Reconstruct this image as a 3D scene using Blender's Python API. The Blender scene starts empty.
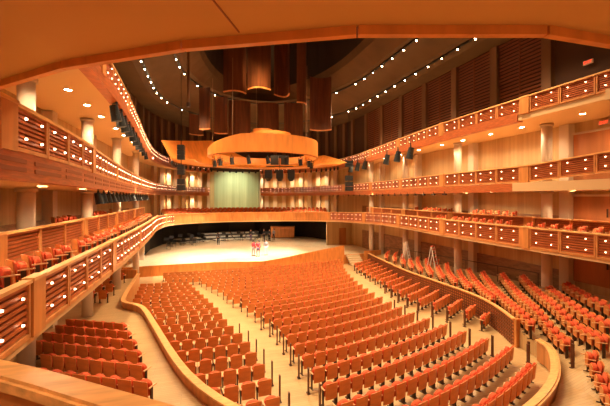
import bpy, math, random
from mathutils import Vector, Matrix
random.seed(7)
C = bpy.context.scene.collection
PI = math.pi
R = math.radians

# ------------------------------------------------------------------ materials
def mat(name, col, rough=.5, spec=.4, metal=0, grain=None, emit=None, bump=0):
    m = bpy.data.materials.new(name); m.use_nodes = True
    nt = m.node_tree; b = nt.nodes['Principled BSDF']
    b.inputs['Base Color'].default_value = (*col, 1)
    b.inputs['Roughness'].default_value = rough
    b.inputs['Specular IOR Level'].default_value = spec
    b.inputs['Metallic'].default_value = metal
    if emit:
        b.inputs['Emission Color'].default_value = (*emit[0], 1)
        b.inputs['Emission Strength'].default_value = emit[1]
    if grain:
        sc, amt, stretch = grain
        tc = nt.nodes.new('ShaderNodeTexCoord'); mp = nt.nodes.new('ShaderNodeMapping')
        mp.inputs['Scale'].default_value = stretch
        nz = nt.nodes.new('ShaderNodeTexNoise'); nz.inputs['Scale'].default_value = sc
        nz.inputs['Detail'].default_value = 4
        rp = nt.nodes.new('ShaderNodeValToRGB')
        rp.color_ramp.elements[0].position = .3; rp.color_ramp.elements[1].position = .7
        rp.color_ramp.elements[0].color = (*[c * (1 - amt) for c in col], 1)
        rp.color_ramp.elements[1].color = (*[min(1, c * (1 + amt)) for c in col], 1)
        nt.links.new(tc.outputs['Object'], mp.inputs[0]); nt.links.new(mp.outputs[0], nz.inputs['Vector'])
        nt.links.new(nz.outputs[0], rp.inputs[0]); nt.links.new(rp.outputs[0], b.inputs['Base Color'])
        if bump:
            bp = nt.nodes.new('ShaderNodeBump'); bp.inputs['Strength'].default_value = bump
            nt.links.new(nz.outputs[0], bp.inputs['Height']); nt.links.new(bp.outputs[0], b.inputs['Normal'])
    return m

def plank_mat(name, c1, c2, mortar, rot=0, size=(1, 1), row=.12, brick=1.6, rough=.35, ms=.004):
    m = bpy.data.materials.new(name); m.use_nodes = True
    nt = m.node_tree; b = nt.nodes['Principled BSDF']; b.inputs['Roughness'].default_value = rough
    tc = nt.nodes.new('ShaderNodeTexCoord'); mp = nt.nodes.new('ShaderNodeMapping')
    mp.inputs['Rotation'].default_value[2] = rot
    br = nt.nodes.new('ShaderNodeTexBrick')
    br.inputs['Color1'].default_value = (*c1, 1); br.inputs['Color2'].default_value = (*c2, 1)
    br.inputs['Mortar'].default_value = (*mortar, 1); br.inputs['Scale'].default_value = 1
    br.inputs['Mortar Size'].default_value = ms; br.inputs['Brick Width'].default_value = brick
    br.inputs['Row Height'].default_value = row
    nz = nt.nodes.new('ShaderNodeTexNoise'); nz.inputs['Scale'].default_value = 1.3
    mx = nt.nodes.new('ShaderNodeMixRGB'); mx.blend_type = 'MULTIPLY'; mx.inputs[0].default_value = .35
    nt.links.new(tc.outputs['Object'], mp.inputs[0]); nt.links.new(mp.outputs[0], br.inputs['Vector'])
    nt.links.new(tc.outputs['Object'], nz.inputs['Vector'])
    nt.links.new(br.outputs['Color'], mx.inputs[1]); nt.links.new(nz.outputs[0], mx.inputs[2])
    nt.links.new(mx.outputs[0], b.inputs['Base Color'])
    return m

def pleat_mat(name, c1, c2, scale=2.2):
    # vertical boards of slightly different tone, following the wall (xy position only)
    m = bpy.data.materials.new(name); m.use_nodes = True
    nt = m.node_tree; b = nt.nodes['Principled BSDF']; b.inputs['Roughness'].default_value = .6
    tc = nt.nodes.new('ShaderNodeTexCoord'); mp = nt.nodes.new('ShaderNodeMapping')
    mp.inputs['Scale'].default_value = (1, 1, .02)
    nz = nt.nodes.new('ShaderNodeTexNoise'); nz.inputs['Scale'].default_value = scale; nz.inputs['Detail'].default_value = 5
    nz.inputs['Roughness'].default_value = .7
    rp = nt.nodes.new('ShaderNodeValToRGB')
    rp.color_ramp.elements[0].position = .35; rp.color_ramp.elements[1].position = .62
    rp.color_ramp.elements[0].color = (*c1, 1); rp.color_ramp.elements[1].color = (*c2, 1)
    nt.links.new(tc.outputs['Object'], mp.inputs[0]); nt.links.new(mp.outputs[0], nz.inputs['Vector'])
    nt.links.new(nz.outputs[0], rp.inputs[0]); nt.links.new(rp.outputs[0], b.inputs['Base Color'])
    return m

M = {}
M['fascia'] = mat('fascia_wood', (.46, .115, .032), .4, grain=(3, .25, (1, 1, 8)))
M['fascia_dark'] = mat('fascia_backing', (.30, .085, .028), .6)
M['rail'] = mat('rail_wood', (.62, .25, .08), .35, grain=(4, .2, (1, 1, 1)))
M['cap'] = mat('cap_wood', (.78, .40, .14), .3, grain=(3, .22, (1, 6, 6)))
M['parapet'] = mat('parapet_wood', (.60, .235, .065), .35, grain=(5, .2, (1, 1, .15)))
M['beigewall'] = pleat_mat('wall_boards', (.42, .255, .105), (.58, .385, .18))
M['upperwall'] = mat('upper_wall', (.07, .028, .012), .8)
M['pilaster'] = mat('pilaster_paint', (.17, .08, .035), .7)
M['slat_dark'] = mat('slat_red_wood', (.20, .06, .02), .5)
M['wainscot'] = mat('wainscot', (.26, .13, .06), .6, grain=(2, .3, (1, 1, 5)))
M['column'] = mat('column_plaster', (.60, .46, .32), .6)
M['soffit'] = mat('soffit_plaster', (.70, .45, .22), .8)
M['overhang'] = mat('overhang_plaster', (.68, .34, .10), .8)
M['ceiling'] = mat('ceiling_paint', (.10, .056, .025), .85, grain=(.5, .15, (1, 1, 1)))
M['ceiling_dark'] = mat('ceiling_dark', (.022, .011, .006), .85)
M['carpet'] = mat('balcony_floor', (.45, .22, .09), .8)
M['floor'] = plank_mat('floor_planks', (.66, .42, .19), (.60, .365, .155), (.42, .23, .09), 0, row=.10, brick=1.8)
M['stage'] = plank_mat('stage_planks', (.80, .60, .36), (.74, .54, .31), (.4, .24, .1), 0, row=.12, brick=2.4)
M['stage_side'] = mat('stage_front_wood', (.58, .20, .045), .4, grain=(5, .2, (1, 1, .2)))
M['seat_wood'] = mat('seat_shell_wood', (.64, .215, .055), .38, grain=(2, .15, (1, 1, 3)))
M['seat_red'] = mat('seat_upholstery', (.64, .10, .035), .8, spec=.2, grain=(60, .12, (1, 1, 1)))
M['arm'] = mat('armrest_wood', (.80, .44, .20), .35)
M['black'] = mat('black_metal', (.012, .011, .010), .5)
M['dark'] = mat('dark_metal', (.07, .035, .02), .5, metal=.3)
M['post'] = mat('post_bronze', (.13, .05, .022), .4, metal=.2)
M['silver'] = mat('silver_edge', (.8, .78, .7), .4, metal=0)
M['riser'] = mat('riser_grey', (.08, .075, .06), .6)
M['riser_top'] = mat('riser_top', (.55, .48, .38), .5)
M['canopy'] = mat('canopy_wood', (.72, .25, .045), .4, grain=(3, .15, (1, 1, .2)))
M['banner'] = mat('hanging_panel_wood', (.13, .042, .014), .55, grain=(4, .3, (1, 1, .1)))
M['green'] = pleat_mat('organ_grille_green', (.42, .46, .26), (.56, .60, .36), 2.5)
M['bulb'] = mat('bulb_glow', (1, .8, .5), emit=((1, .74, .42), 42))
M['lamp'] = mat('lamp_glow', (1, .8, .5), emit=((1, .62, .36), 9))
M['downlamp'] = mat('downlight_glow', (1, .8, .5), emit=((1, .80, .52), 80))
M['exit'] = mat('exit_red', (.7, .03, .02), emit=((1, .05, .02), 1.5))
M['exit_box'] = mat('exit_box', (.5, .36, .25), .5)
M['door'] = mat('door_wood', (.42, .15, .05), .45, grain=(2, .2, (1, 1, .2)))
M['skin'] = mat('skin', (.55, .28, .17), .6)
M['hair'] = mat('dark_hair', (.03, .018, .012), .7)
M['pink'] = mat('pink_shirt', (.70, .03, .05), .8)
M['grey'] = mat('grey_cloth', (.30, .27, .30), .8)
M['darkcloth'] = mat('dark_cloth', (.03, .028, .035), .8)
M['jeans'] = mat('violet_trousers', (.16, .09, .16), .8)
M['white'] = mat('white_paint', (.75, .70, .62), .5)
M['redpaint'] = mat('red_paint', (.6, .08, .04), .5)
M['cable'] = mat('cable', (.3, .17, .08), .5)

# ------------------------------------------------------------------ mesh helper
class MB:
    def __init__(s): s.v = []; s.f = []; s.m = []
    def add(s, vs, fs, mi=0):
        o = len(s.v); s.v += [tuple(v) for v in vs]; s.f += [tuple(i + o for i in f) for f in fs]; s.m += [mi] * len(fs); return s
    def box(s, c, d, rz=0, mi=0, rx=0):
        x, y, z = [k / 2 for k in d]
        mt = Matrix.Rotation(rz, 3, 'Z') @ Matrix.Rotation(rx, 3, 'X')
        vs = [Vector(c) + mt @ Vector((a * x, b * y, e * z)) for e in (-1, 1) for a, b in ((-1, -1), (1, -1), (1, 1), (-1, 1))]
        return s.add(vs, [(3, 2, 1, 0), (4, 5, 6, 7), (0, 1, 5, 4), (1, 2, 6, 5), (2, 3, 7, 6), (3, 0, 4, 7)], mi)
    def seg(s, a, b, w, z0a, z1a, z0b=None, z1b=None, mi=0):
        # upright slab of width w from a to b (xy)
        z0b = z0a if z0b is None else z0b; z1b = z1a if z1b is None else z1b
        d = Vector((b[0] - a[0], b[1] - a[1])); n = Vector((-d.y, d.x)).normalized() * w / 2
        vs = [(a[0] + n.x, a[1] + n.y, z0a), (a[0] - n.x, a[1] - n.y, z0a), (b[0] - n.x, b[1] - n.y, z0b), (b[0] + n.x, b[1] + n.y, z0b),
              (a[0] + n.x, a[1] + n.y, z1a), (a[0] - n.x, a[1] - n.y, z1a), (b[0] - n.x, b[1] - n.y, z1b), (b[0] + n.x, b[1] + n.y, z1b)]
        return s.add(vs, [(3, 2, 1, 0), (4, 5, 6, 7), (0, 1, 5, 4), (1, 2, 6, 5), (2, 3, 7, 6), (3, 0, 4, 7)], mi)
    def ribbon(s, pts, w, zf0, zf1, mi=0):
        # continuous mitred wall along pts [(x,y)], zf0/zf1: functions or lists
        n = len(pts); L = []
        for i, p in enumerate(pts):
            a = Vector(pts[max(0, i - 1)]); b = Vector(pts[min(n - 1, i + 1)]); d = (b - a).normalized(); nn = Vector((-d.y, d.x)) * w / 2
            z0 = zf0[i] if isinstance(zf0, (list, tuple)) else zf0; z1 = zf1[i] if isinstance(zf1, (list, tuple)) else zf1
            L += [(p[0] + nn.x, p[1] + nn.y, z0), (p[0] - nn.x, p[1] - nn.y, z0), (p[0] - nn.x, p[1] - nn.y, z1), (p[0] + nn.x, p[1] + nn.y, z1)]
        fs = [(0, 1, 2, 3), ((n - 1) * 4 + 3, (n - 1) * 4 + 2, (n - 1) * 4 + 1, (n - 1) * 4)]
        for i in range(n - 1):
            for k in range(4):
                a = i * 4 + k; b = i * 4 + (k + 1) % 4; fs.append((a, a + 4, b + 4, b))
        return s.add(L, fs, mi)
    def cyl(s, a, b, r0, r1=None, n=10, mi=0):
        r1 = r0 if r1 is None else r1; a = Vector(a); b = Vector(b); d = (b - a).normalized()
        u = d.orthogonal().normalized(); w = d.cross(u)
        vs = [a + (u * math.cos(t) + w * math.sin(t)) * r0 for t in [2 * PI * i / n for i in range(n)]] + \
             [b + (u * math.cos(t) + w * math.sin(t)) * r1 for t in [2 * PI * i / n for i in range(n)]]
        fs = [tuple(range(n - 1, -1, -1)), tuple(range(n, 2 * n))] + [(i, (i + 1) % n, n + (i + 1) % n, n + i) for i in range(n)]
        return s.add(vs, fs, mi)
    def slab(s, inner, outer, z0, z1, mi=0):
        # between two polylines of the same length
        n = len(inner)
        g = lambda z, i: z[i] if isinstance(z, (list, tuple)) else z
        vs = []
        for i in range(n):
            vs += [(*inner[i], g(z0, i)), (*outer[i], g(z0, i)), (*outer[i], g(z1, i)), (*inner[i], g(z1, i))]
        fs = [(0, 1, 2, 3), (4 * n - 1, 4 * n - 2, 4 * n - 3, 4 * n - 4)]
        for i in range(n - 1):
            for k in range(4):
                a = i * 4 + k; b = i * 4 + (k + 1) % 4; fs.append((a, a + 4, b + 4, b))
        return s.add(vs, fs, mi)
    def mesh(s, name, mats, bevel=0):
        me = bpy.data.meshes.new(name); me.from_pydata(s.v, [], s.f)
        for m in (mats if isinstance(mats, (list, tuple)) else [mats]): me.materials.append(M[m] if isinstance(m, str) else m)
        for p, mi in zip(me.polygons, s.m): p.material_index = mi
        me.update()
        import bmesh
        bm = bmesh.new(); bm.from_mesh(me); bmesh.ops.recalc_face_normals(bm, faces=bm.faces)
        bm.to_mesh(me); bm.free()
        return me
    def build(s, name, mats, parent=None, loc=None, smooth=False):
        o = bpy.data.objects.new(name, s.mesh(name, mats)); C.objects.link(o)
        if parent: o.parent = parent
        if loc: o.location = loc
        if smooth:
            for p in o.data.polygons: p.use_smooth = True
        return o

def rounded(name, mats, d, bev, smooth=True):   # rounded box mesh centred at 0
    import bmesh
    bm = bmesh.new(); bmesh.ops.create_cube(bm, size=1)
    for v in bm.verts: v.co = Vector((v.co.x * d[0], v.co.y * d[1], v.co.z * d[2]))
    bmesh.ops.bevel(bm, geom=bm.edges[:], offset=bev, segments=2, affect='EDGES')
    return bm

def empty(name, loc=(0, 0, 0), rz=0):
    o = bpy.data.objects.new(name, None); C.objects.link(o); o.location = loc; o.rotation_euler = (0, 0, rz)
    o.empty_display_size = .1
    return o
SEEN = {}
def tag(o, label, cat, group=None):
    o['label'] = label; o['category'] = cat
    if group: o['group'] = group
    SEEN[label] = SEEN.get(label, 0) + 1
    return o
def struct(o): o['kind'] = 'structure'; return o
def copy_tree(o, parent=None, skip=()):
    c = o.copy(); C.objects.link(c)
    if parent: c.parent = parent
    for ch in list(o.children):
        copy_tree(ch, c)
    return c
ORD = 'first second third fourth fifth sixth seventh eighth ninth tenth eleventh twelfth thirteenth fourteenth fifteenth sixteenth seventeenth eighteenth nineteenth twentieth'.split()
def nth(i):
    if i < 20: return ORD[i]
    tens = ['', '', 'twenty', 'thirty', 'forty', 'fifty', 'sixty']
    t, u = divmod(i + 1, 10)
    return (tens[t] + '-' + ORD[u - 1]) if u else ('thirtieth' if t == 3 else 'fortieth' if t == 4 else 'fiftieth')
def lerp_tab(t, y):
    t = sorted(t)
    if y <= t[0][0]: return t[0][1]
    for (a, b), (c, d) in zip(t, t[1:]):
        if y <= c: return b + (d - b) * (y - a) / (c - a)
    return t[-1][1]
def resample(pts, step):
    L = [0]
    for a, b in zip(pts, pts[1:]): L.append(L[-1] + math.dist(a[:2], b[:2]))
    n = max(1, round(L[-1] / step)); out = []
    for k in range(n + 1):
        s = L[-1] * k / n; i = 0
        while i < len(L) - 2 and L[i + 1] < s: i += 1
        t = (s - L[i]) / max(1e-9, L[i + 1] - L[i]); out.append(tuple(a + (b - a) * t for a, b in zip(pts[i], pts[i + 1])))
    return out
def smooth(pts, it=2):
    for _ in range(it):
        q = [pts[0]]
        for a, b in zip(pts, pts[1:]):
            q.append(tuple(x * .75 + y * .25 for x, y in zip(a, b))); q.append(tuple(x * .25 + y * .75 for x, y in zip(a, b)))
        q.append(pts[-1]); pts = q
    return pts

# ------------------------------------------------------------------ camera (eye on the lowest balcony, rear left)
CX, CY, CZ = -5.7, 0., 6.8
YAW = R(16)
cam = bpy.data.objects.new('camera', bpy.data.cameras.new('camera')); C.objects.link(cam)
cam.location = (CX, CY, CZ); cam.rotation_euler = (PI / 2, 0, -YAW)
cam.data.sensor_width = 36; cam.data.lens = 350 / 610 * 36
cam.data.shift_y = (197.5 - 203) / 610.0
cam.data.clip_start = .05; cam.data.clip_end = 300
bpy.context.scene.camera = cam
cth, sth = math.cos(YAW), math.sin(YAW)
def proj(x, y, z):
    dx, dy = x - CX, y - CY; X = dx * cth - dy * sth; Y = dx * sth + dy * cth
    return (305 + 350 * X / Y, 197.5 - 350 * (z - CZ) / Y, Y) if Y > .1 else (-999, -999, Y)

# ------------------------------------------------------------------ shell
def horse(a, yc, b, y0=-6, n=28, xo=0):     # horseshoe outline, right rear -> back -> left rear
    pts = [(a + xo, y0 + (yc - y0) * i / 10) for i in range(10)]
    pts += [(a * math.cos(PI * i / n) + xo, yc + b * math.sin(PI * i / n)) for i in range(n + 1)]
    pts += [(-a + xo, yc + (y0 - yc) * (i + 1) / 10) for i in range(10)]
    return pts
W = horse(12.5, 38, 20)
WI = horse(12.45, 38, 19.95)
NR = 24      # index where right half ends
def halves(p): return p[:24], p[24:]
def floor_z(y): return max(0, .03 * (33 - y))

wr = struct(MB().ribbon(W[:21], .3, -.3, 11.0).build('wall_right', 'beigewall'))
wl = struct(MB().ribbon(W[27:], .3, -.3, 11.0).build('wall_left', 'beigewall'))
bw = struct(MB().ribbon(W[20:28], .3, -.3, 11.0).build('wall_back', 'beigewall'))
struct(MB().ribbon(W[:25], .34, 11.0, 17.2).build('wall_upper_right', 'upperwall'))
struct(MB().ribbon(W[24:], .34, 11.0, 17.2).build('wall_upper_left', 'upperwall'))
struct(MB().seg((-12.6, -6), (12.6, -6), .3, -.3, 23).build('wall_rear', 'beigewall'))

# main floor: raked, timber
fl = MB(); ys = [-6 + i * (39 - -6) / 30 for i in range(31)]
for a, b in zip(ys, ys[1:]):
    fl.add([(-12.6, a, floor_z(a)), (12.6, a, floor_z(a)), (12.6, b, floor_z(b)), (-12.6, b, floor_z(b))], [(0, 1, 2, 3)])
fl.add([(-12.6, -6, -.3), (12.6, -6, -.3), (12.6, 58, -.3), (-12.6, 58, -.3)], [(0, 3, 2, 1)])
struct(fl.build('floor', 'floor'))

# ceiling: stepped horseshoe vault
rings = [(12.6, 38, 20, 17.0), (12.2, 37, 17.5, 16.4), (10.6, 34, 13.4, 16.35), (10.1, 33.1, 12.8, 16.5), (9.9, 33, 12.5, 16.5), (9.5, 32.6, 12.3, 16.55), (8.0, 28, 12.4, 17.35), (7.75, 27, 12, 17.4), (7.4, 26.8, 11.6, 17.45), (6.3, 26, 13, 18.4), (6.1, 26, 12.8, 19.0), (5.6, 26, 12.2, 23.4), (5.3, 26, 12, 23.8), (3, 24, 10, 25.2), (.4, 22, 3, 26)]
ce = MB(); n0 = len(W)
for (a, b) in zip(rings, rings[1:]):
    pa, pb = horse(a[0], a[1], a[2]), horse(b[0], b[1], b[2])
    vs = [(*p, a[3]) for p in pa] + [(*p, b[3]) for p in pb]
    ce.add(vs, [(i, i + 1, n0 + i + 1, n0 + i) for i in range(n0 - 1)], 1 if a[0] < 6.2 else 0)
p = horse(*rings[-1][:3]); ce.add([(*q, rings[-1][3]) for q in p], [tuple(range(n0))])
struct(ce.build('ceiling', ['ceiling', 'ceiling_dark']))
# dark slots that carry the bulbs
sl = MB(); sl.ribbon(horse(9.98, 33.05, 12.6), .16, 16.43, 16.49); struct(sl.build('trim_1', 'black'))
sl = MB(); sl.ribbon(horse(7.8, 27.1, 12.05), .14, 17.29, 17.36); struct(sl.build('trim_2', 'black'))

# ------------------------------------------------------------------ tiers
P3R = smooth([(9, -3), (9, 8), (9, 17), (9.4, 22), (10.4, 29), (10.3, 36), (9.4, 43), (7.6, 49.5), (5, 53.2), (2.7, 54.6)])
P3L = smooth([(-8.6, 2.2), (-8.6, 9), (-9.2, 14), (-9.9, 22), (-10.5, 33), (-10.6, 40), (-9.6, 47), (-7.6, 52), (-5, 54.6)])
P4R = smooth([(9, -3), (9, 17), (9.3, 22), (10.2, 30), (10.9, 38), (10.2, 45), (7.6, 51), (2.7, 55)])
P4L = smooth([(-8.9, 7.6), (-8.9, 14), (-9.4, 21), (-10.2, 30), (-10.7, 38), (-10, 46), (-7.6, 51.5), (-5, 54.5)])
P2 = smooth([(9, -3), (9, 10), (9, 18), (9.7, 24), (9.9, 30), (9.2, 35), (7.3, 38.8), (4, 40.3), (0, 41), (-3.5, 41), (-6.6, 40.2), (-9.1, 37), (-9.3, 30), (-8.8, 22), (-8.6, 14), (-8.6, 2.5)])
def outer_of(pts, off=0):   # push each point out to the hall's wall
    out = []
    for x, y in pts:
        if y <= 38: out.append(((12.4 + off) * (1 if x > 0 else -1), y)); continue
        cx, cy = 0, 34; d = Vector((x - cx, y - cy)).normalized()
        if d.length == 0: d = Vector((0, 1))
        # march to the wall ellipse
        t = 0
        while True:
            q = Vector((cx, cy)) + d * t
            e = (q.x / 12.4) ** 2 + (max(0, q.y - 38) / 19.9) ** 2
            if e >= 1: break
            t += .1
        out.append((q.x, q.y))
    return out
def zr2(p): return 5.4 - .3 * max(0, min(1, (p[1] - 28) / 12))
def slabs(name, pts, z0, z1, m='soffit'):
    return struct(MB().slab(pts, outer_of(pts), z0, z1).build(name, m))
slabs('tier_slab', P3R, 7.12, 7.42); slabs('tier_slab', P3L, 7.12, 7.42)
slabs('tier_slab', P4R, 10.55, 10.85); slabs('tier_slab', P4L, 10.55, 10.85)
P2d = resample(P2, .8)
def outer2(pts):
    out = []
    for x, y in pts:
        if y < 36: out.append((12.4 * (1 if x > 0 else -1), y))
        else:
            yb = 38 + 19.8 * math.sqrt(max(0, 1 - (x * 1.25 / 12.4) ** 2)); out.append((x * 1.25, yb))
    return out
struct(MB().slab(P2d, outer2(P2d), [zr2(p) - 1.12 for p in P2d], [zr2(p) - .86 for p in P2d]).build('tier_slab', 'soffit'))
# under-balcony beams
struct(MB().ribbon([(x + .1, y) for x, y in P3R if y > 13.6], .34, 7.08, 7.50).build('tier_beam', 'fascia'))
bl = MB().ribbon([(x - .12, y) for x, y in P3L], .3, 7.08, 7.56); bl.build('tier_beam', 'fascia'); struct(C.objects[-1])
rs = resample([(x + .035, y) for x, y in P3L], 1.62)
g = MB()
for a, b in zip(rs, rs[1:]):
    a2 = tuple(u + (v - u) * .1 for u, v in zip(a, b)); b2 = tuple(u + (v - u) * .9 for u, v in zip(a, b))
    g.seg(a2, b2, .02, 7.22, 7.29); g.seg(a2, b2, .02, 7.36, 7.43)
struct(g.build('trim_3', 'fascia_dark'))
struct(MB().ribbon([(x + .12, y) for x, y in P4R if y > 12.9], .34, 10.5, 10.94).build('tier_beam', 'fascia'))
struct(MB().ribbon([(x - .12, y) for x, y in P4L], .34, 10.5, 10.94).build('tier_beam', 'fascia'))
struct(MB().ribbon([(x - .02, y) for x, y in P3R if y < 13.9], .5, 7.1, 7.5).build('tier_edge', 'soffit'))
struct(MB().ribbon([(x - .02, y) for x, y in P4R if y < 13.2], .5, 10.45, 10.85).build('tier_edge', 'soffit'))

# fascia lamp shared mesh
_l = MB(); _l.cyl((0, 0, 0), (0, .03, 0), .023, .017, 10); LAMP = _l.mesh('lamp', 'lamp')
_l = MB(); _l.cyl((0, 0, 0), (0, .035, 0), .030, .022, 10); LAMP_S = _l.mesh('lamp', 'lamp')

def panel(a, b, zt0, zt1, h, side, lamps, parent, nsl=8, light=True):
    """slatted balustrade panel from a to b; side=+1: the hall lies to the left of a->b"""
    L = math.dist(a, b); ang = math.atan2(b[1] - a[1], b[0] - a[0])
    dz = zt1 - zt0; g_ = .015
    def sb(x0, x1, y0, y1, z0, z1, mb):     # sheared box that follows the rail's slope
        vs = [(x, y, z + dz * x / L) for z in (z0, z1) for x, y in ((x0, y0), (x1, y0), (x1, y1), (x0, y1))]
        mb.add(vs, [(3, 2, 1, 0), (4, 5, 6, 7), (0, 1, 5, 4), (1, 2, 6, 5), (2, 3, 7, 6), (3, 0, 4, 7)])
    s = side
    fr = MB()
    sb(g_, L - g_, -.05, .05, 0, .07, fr)
    sb(g_, .07, -.05, .05, .07, h - .06, fr); sb(L - .07, L - g_, -.05, .05, .07, h - .06, fr)
    o = fr.build('slat_panel', 'rail', parent)
    o.location = (a[0] - parent.location.x, a[1] - parent.location.y, zt0 - h - parent.location.z); o.rotation_euler.z = ang
    cp = MB(); sb(0, L, -.075, .075, h - .06, h, cp); cp.build('cap_rail', 'cap', o)
    st = MB(); hh = h - .13; k = nsl
    for i in range(k):
        z = .07 + hh * (i + .28) / k
        sb(.07, L - .07, -.02, .02, z, z + hh / k * .52, st)
    st.build('slats', 'fascia', o)
    bk = MB(); sb(.07, L - .07, -.045 * s, -.03 * s, .07, h - .06, bk); bk.build('backing', 'fascia_dark', o)
    if light:
        for i in range(lamps):
            x = L * (i + .5) / lamps
            for zz in (.3, .74):
                c = bpy.data.objects.new('lamp', LAMP); C.objects.link(c); c.parent = o
                c.location = (x, s * .05, h * zz + dz * x / L)
                c.rotation_euler = (0, 0, 0 if s > 0 else PI)
def post_block(a, b, zt, h, parent):
    L = math.dist(a, b); ang = math.atan2(b[1] - a[1], b[0] - a[0])
    o = MB().box((L / 2, 0, (h - .06) / 2), (L - .03, .16, h - .06)).build('post_block', 'parapet', parent)
    o.location = (a[0] - parent.location.x, a[1] - parent.location.y, zt - h - parent.location.z); o.rotation_euler.z = ang
    MB().box((L / 2, 0, h - .03), (L, .19, .06)).build('cap_rail', 'cap', o)
def run(path, zf, h, side, label, every=4, step=1.62, light=True, nsl=8, filt=None, lampn=2):
    # one balustrade: `every` panels, then a solid block of .5 m, and so on
    th = empty('balcony_balustrade', (path[0][0], path[0][1], zf(path[0]) - h)); tag(th, label, 'balustrade')
    tot = sum(math.dist(a, b) for a, b in zip(path, path[1:]))
    fine = resample(path, .05); s = 0; segs = []; k = 0
    while s < tot - .3:
        ln = step if k % (every + 1) != every else .5
        segs.append((s, min(tot, s + ln), ln == .5)); s += ln; k += 1
    def at(s):
        i = min(len(fine) - 1, max(0, round(s / tot * (len(fine) - 1)))); return fine[i]
    for (s0, s1, po) in segs:
        a, b = at(s0), at(s1)
        if math.dist(a, b) < .2: continue
        if filt and not filt(a, b): continue
        if po: post_block(a, b, (zf(a) + zf(b)) / 2 + .02, h + .04, th)
        else: panel(a, b, zf(a), zf(b), h, side, lampn, th, nsl=nsl, light=light)
def vis(a, b):
    for p in (a, b):
        px, py, Y = proj(p[0], p[1], 7)
        if Y > .3 and -60 < px < 670: return True
    return False
run([(9, .8)] + [p for p in P3R if p[1] > 1.5], lambda p: 8.33 + .28 * max(0, min(1, (13 - p[1]) / 4)), .8, 1, 'slatted wood balustrade with paired lamps, right wall, middle balcony, slabbed white at its near end', filt=vis, step=1.45)
run([(-8.6, 1.1)] + P3L, lambda p: 8.3, .76, -1, 'slatted wood balustrade with paired lamps on the left, middle balcony, above eye level', filt=vis, step=1.24)
run([(9, .8)] + [p for p in P4R if p[1] > 1.5], lambda p: 11.63, .8, 1, 'slatted wood balustrade with paired lamps, topmost balcony on the right wall', filt=vis, step=1.45)
run(P4L, lambda p: 11.63, .8, -1, 'steep lamp-studded balustrade of the topmost balcony on the left, behind hanging black spotlights', filt=vis, step=1.24)
i1 = next(i for i, p in enumerate(P2) if p[0] < 8.2 and p[1] > 33); i2 = next(i for i, p in enumerate(P2) if p[0] < -8.4 and p[1] > 33)
P2R, P2C, P2L = P2[:i1 + 1], P2[i1:i2 + 1], P2[i2:][::-1]
run([(9, .8)] + [p for p in P2R if p[1] > 1.5], zr2, .98, 1, 'slatted wood balustrade with paired lamps, lowest balcony on the right above the terrace seats', filt=vis, step=1.45)
run([(-8.6, 2.1)] + P2L, zr2, .98, -1, 'slatted wood balustrade with bright lamps, lowest balcony on the left, nearest the viewer', filt=vis, step=1.24)
# choir balcony front: solid boards
pc = resample(P2C, 1.5)
th = empty('choir_balustrade', (0, 41, 4)); tag(th, 'plain curved wood balustrade of the choir balcony over the back of the stage', 'balustrade')
for i, (a, b) in enumerate(zip(pc, pc[1:])):
    L = math.dist(a, b)
    o = MB().box((L / 2, 0, .47), (L - .02, .09, .94)).build('board', 'parapet', th)
    o.location = (a[0], a[1] - 41, zr2(a) - 1.0 - 4); o.rotation_euler.z = math.atan2(b[1] - a[1], b[0] - a[0])
    MB().box((L / 2, 0, .97), (L, .16, .06)).build('cap_rail', 'cap', o)
# second, raised parapets on the low balcony
Q2L = [(-10.4, 4), (-10.4, 16), (-10.7, 26), (-10.9, 34)]
Q2R = [(10.4, 2), (10.4, 16), (10.7, 26), (10.9, 34)]
slabq = MB().slab(smooth(Q2R), [(12.4, p[1]) for p in smooth(Q2R)], 4.4, 5.29); struct(slabq.build('raised_tier_floor', 'carpet'))
slabq = MB().slab(smooth(Q2L), [(-12.4, p[1]) for p in smooth(Q2L)], 4.4, 5.29); struct(slabq.build('raised_tier_floor', 'carpet'))
run([(x * 1.0 + .0, y) for x, y in Q2L], lambda p: 5.95, .92, -1, 'unlit slatted wood balustrade behind the front seats of the left low balcony', light=False, filt=vis, every=3, step=1.9)
run([(x, y) for x, y in Q2R], lambda p: 5.80, .77, 1, 'unlit slatted wood balustrade behind the front seats of the right low balcony', light=False, filt=vis, every=3, step=1.9)

# rear overhang above the viewer
ov = [(-12.3, 11.2), (-9.96, 9.1), (-8.19, 7.43), (-6.03, 5.95), (-3.55, 4.72), (-.9, 3.96), (1.6, 3.96), (4.5, 4.6), (7.5, 6.4), (8.7, 7.6)]
struct(MB().slab(ov, [(x, -5.8) for x, y in ov], 9.3, 9.7).build('overhang_soffit', 'overhang'))
for i, (a, b) in enumerate(zip(ov, ov[1:])):
    d = Vector((b[0] - a[0], b[1] - a[1])).normalized() * .012
    struct(MB().seg((a[0] + d.x, a[1] + d.y), (b[0] - d.x, b[1] - d.y), .12, 9.165, 9.32).build(f'trim_{10 + i}', 'canopy'))
# seam of the soffit boards
struct(MB().seg((-5.2, 5.35), (-6.6, 2.6), .02, 9.285, 9.3).build('trim_30', 'fascia_dark'))

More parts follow.
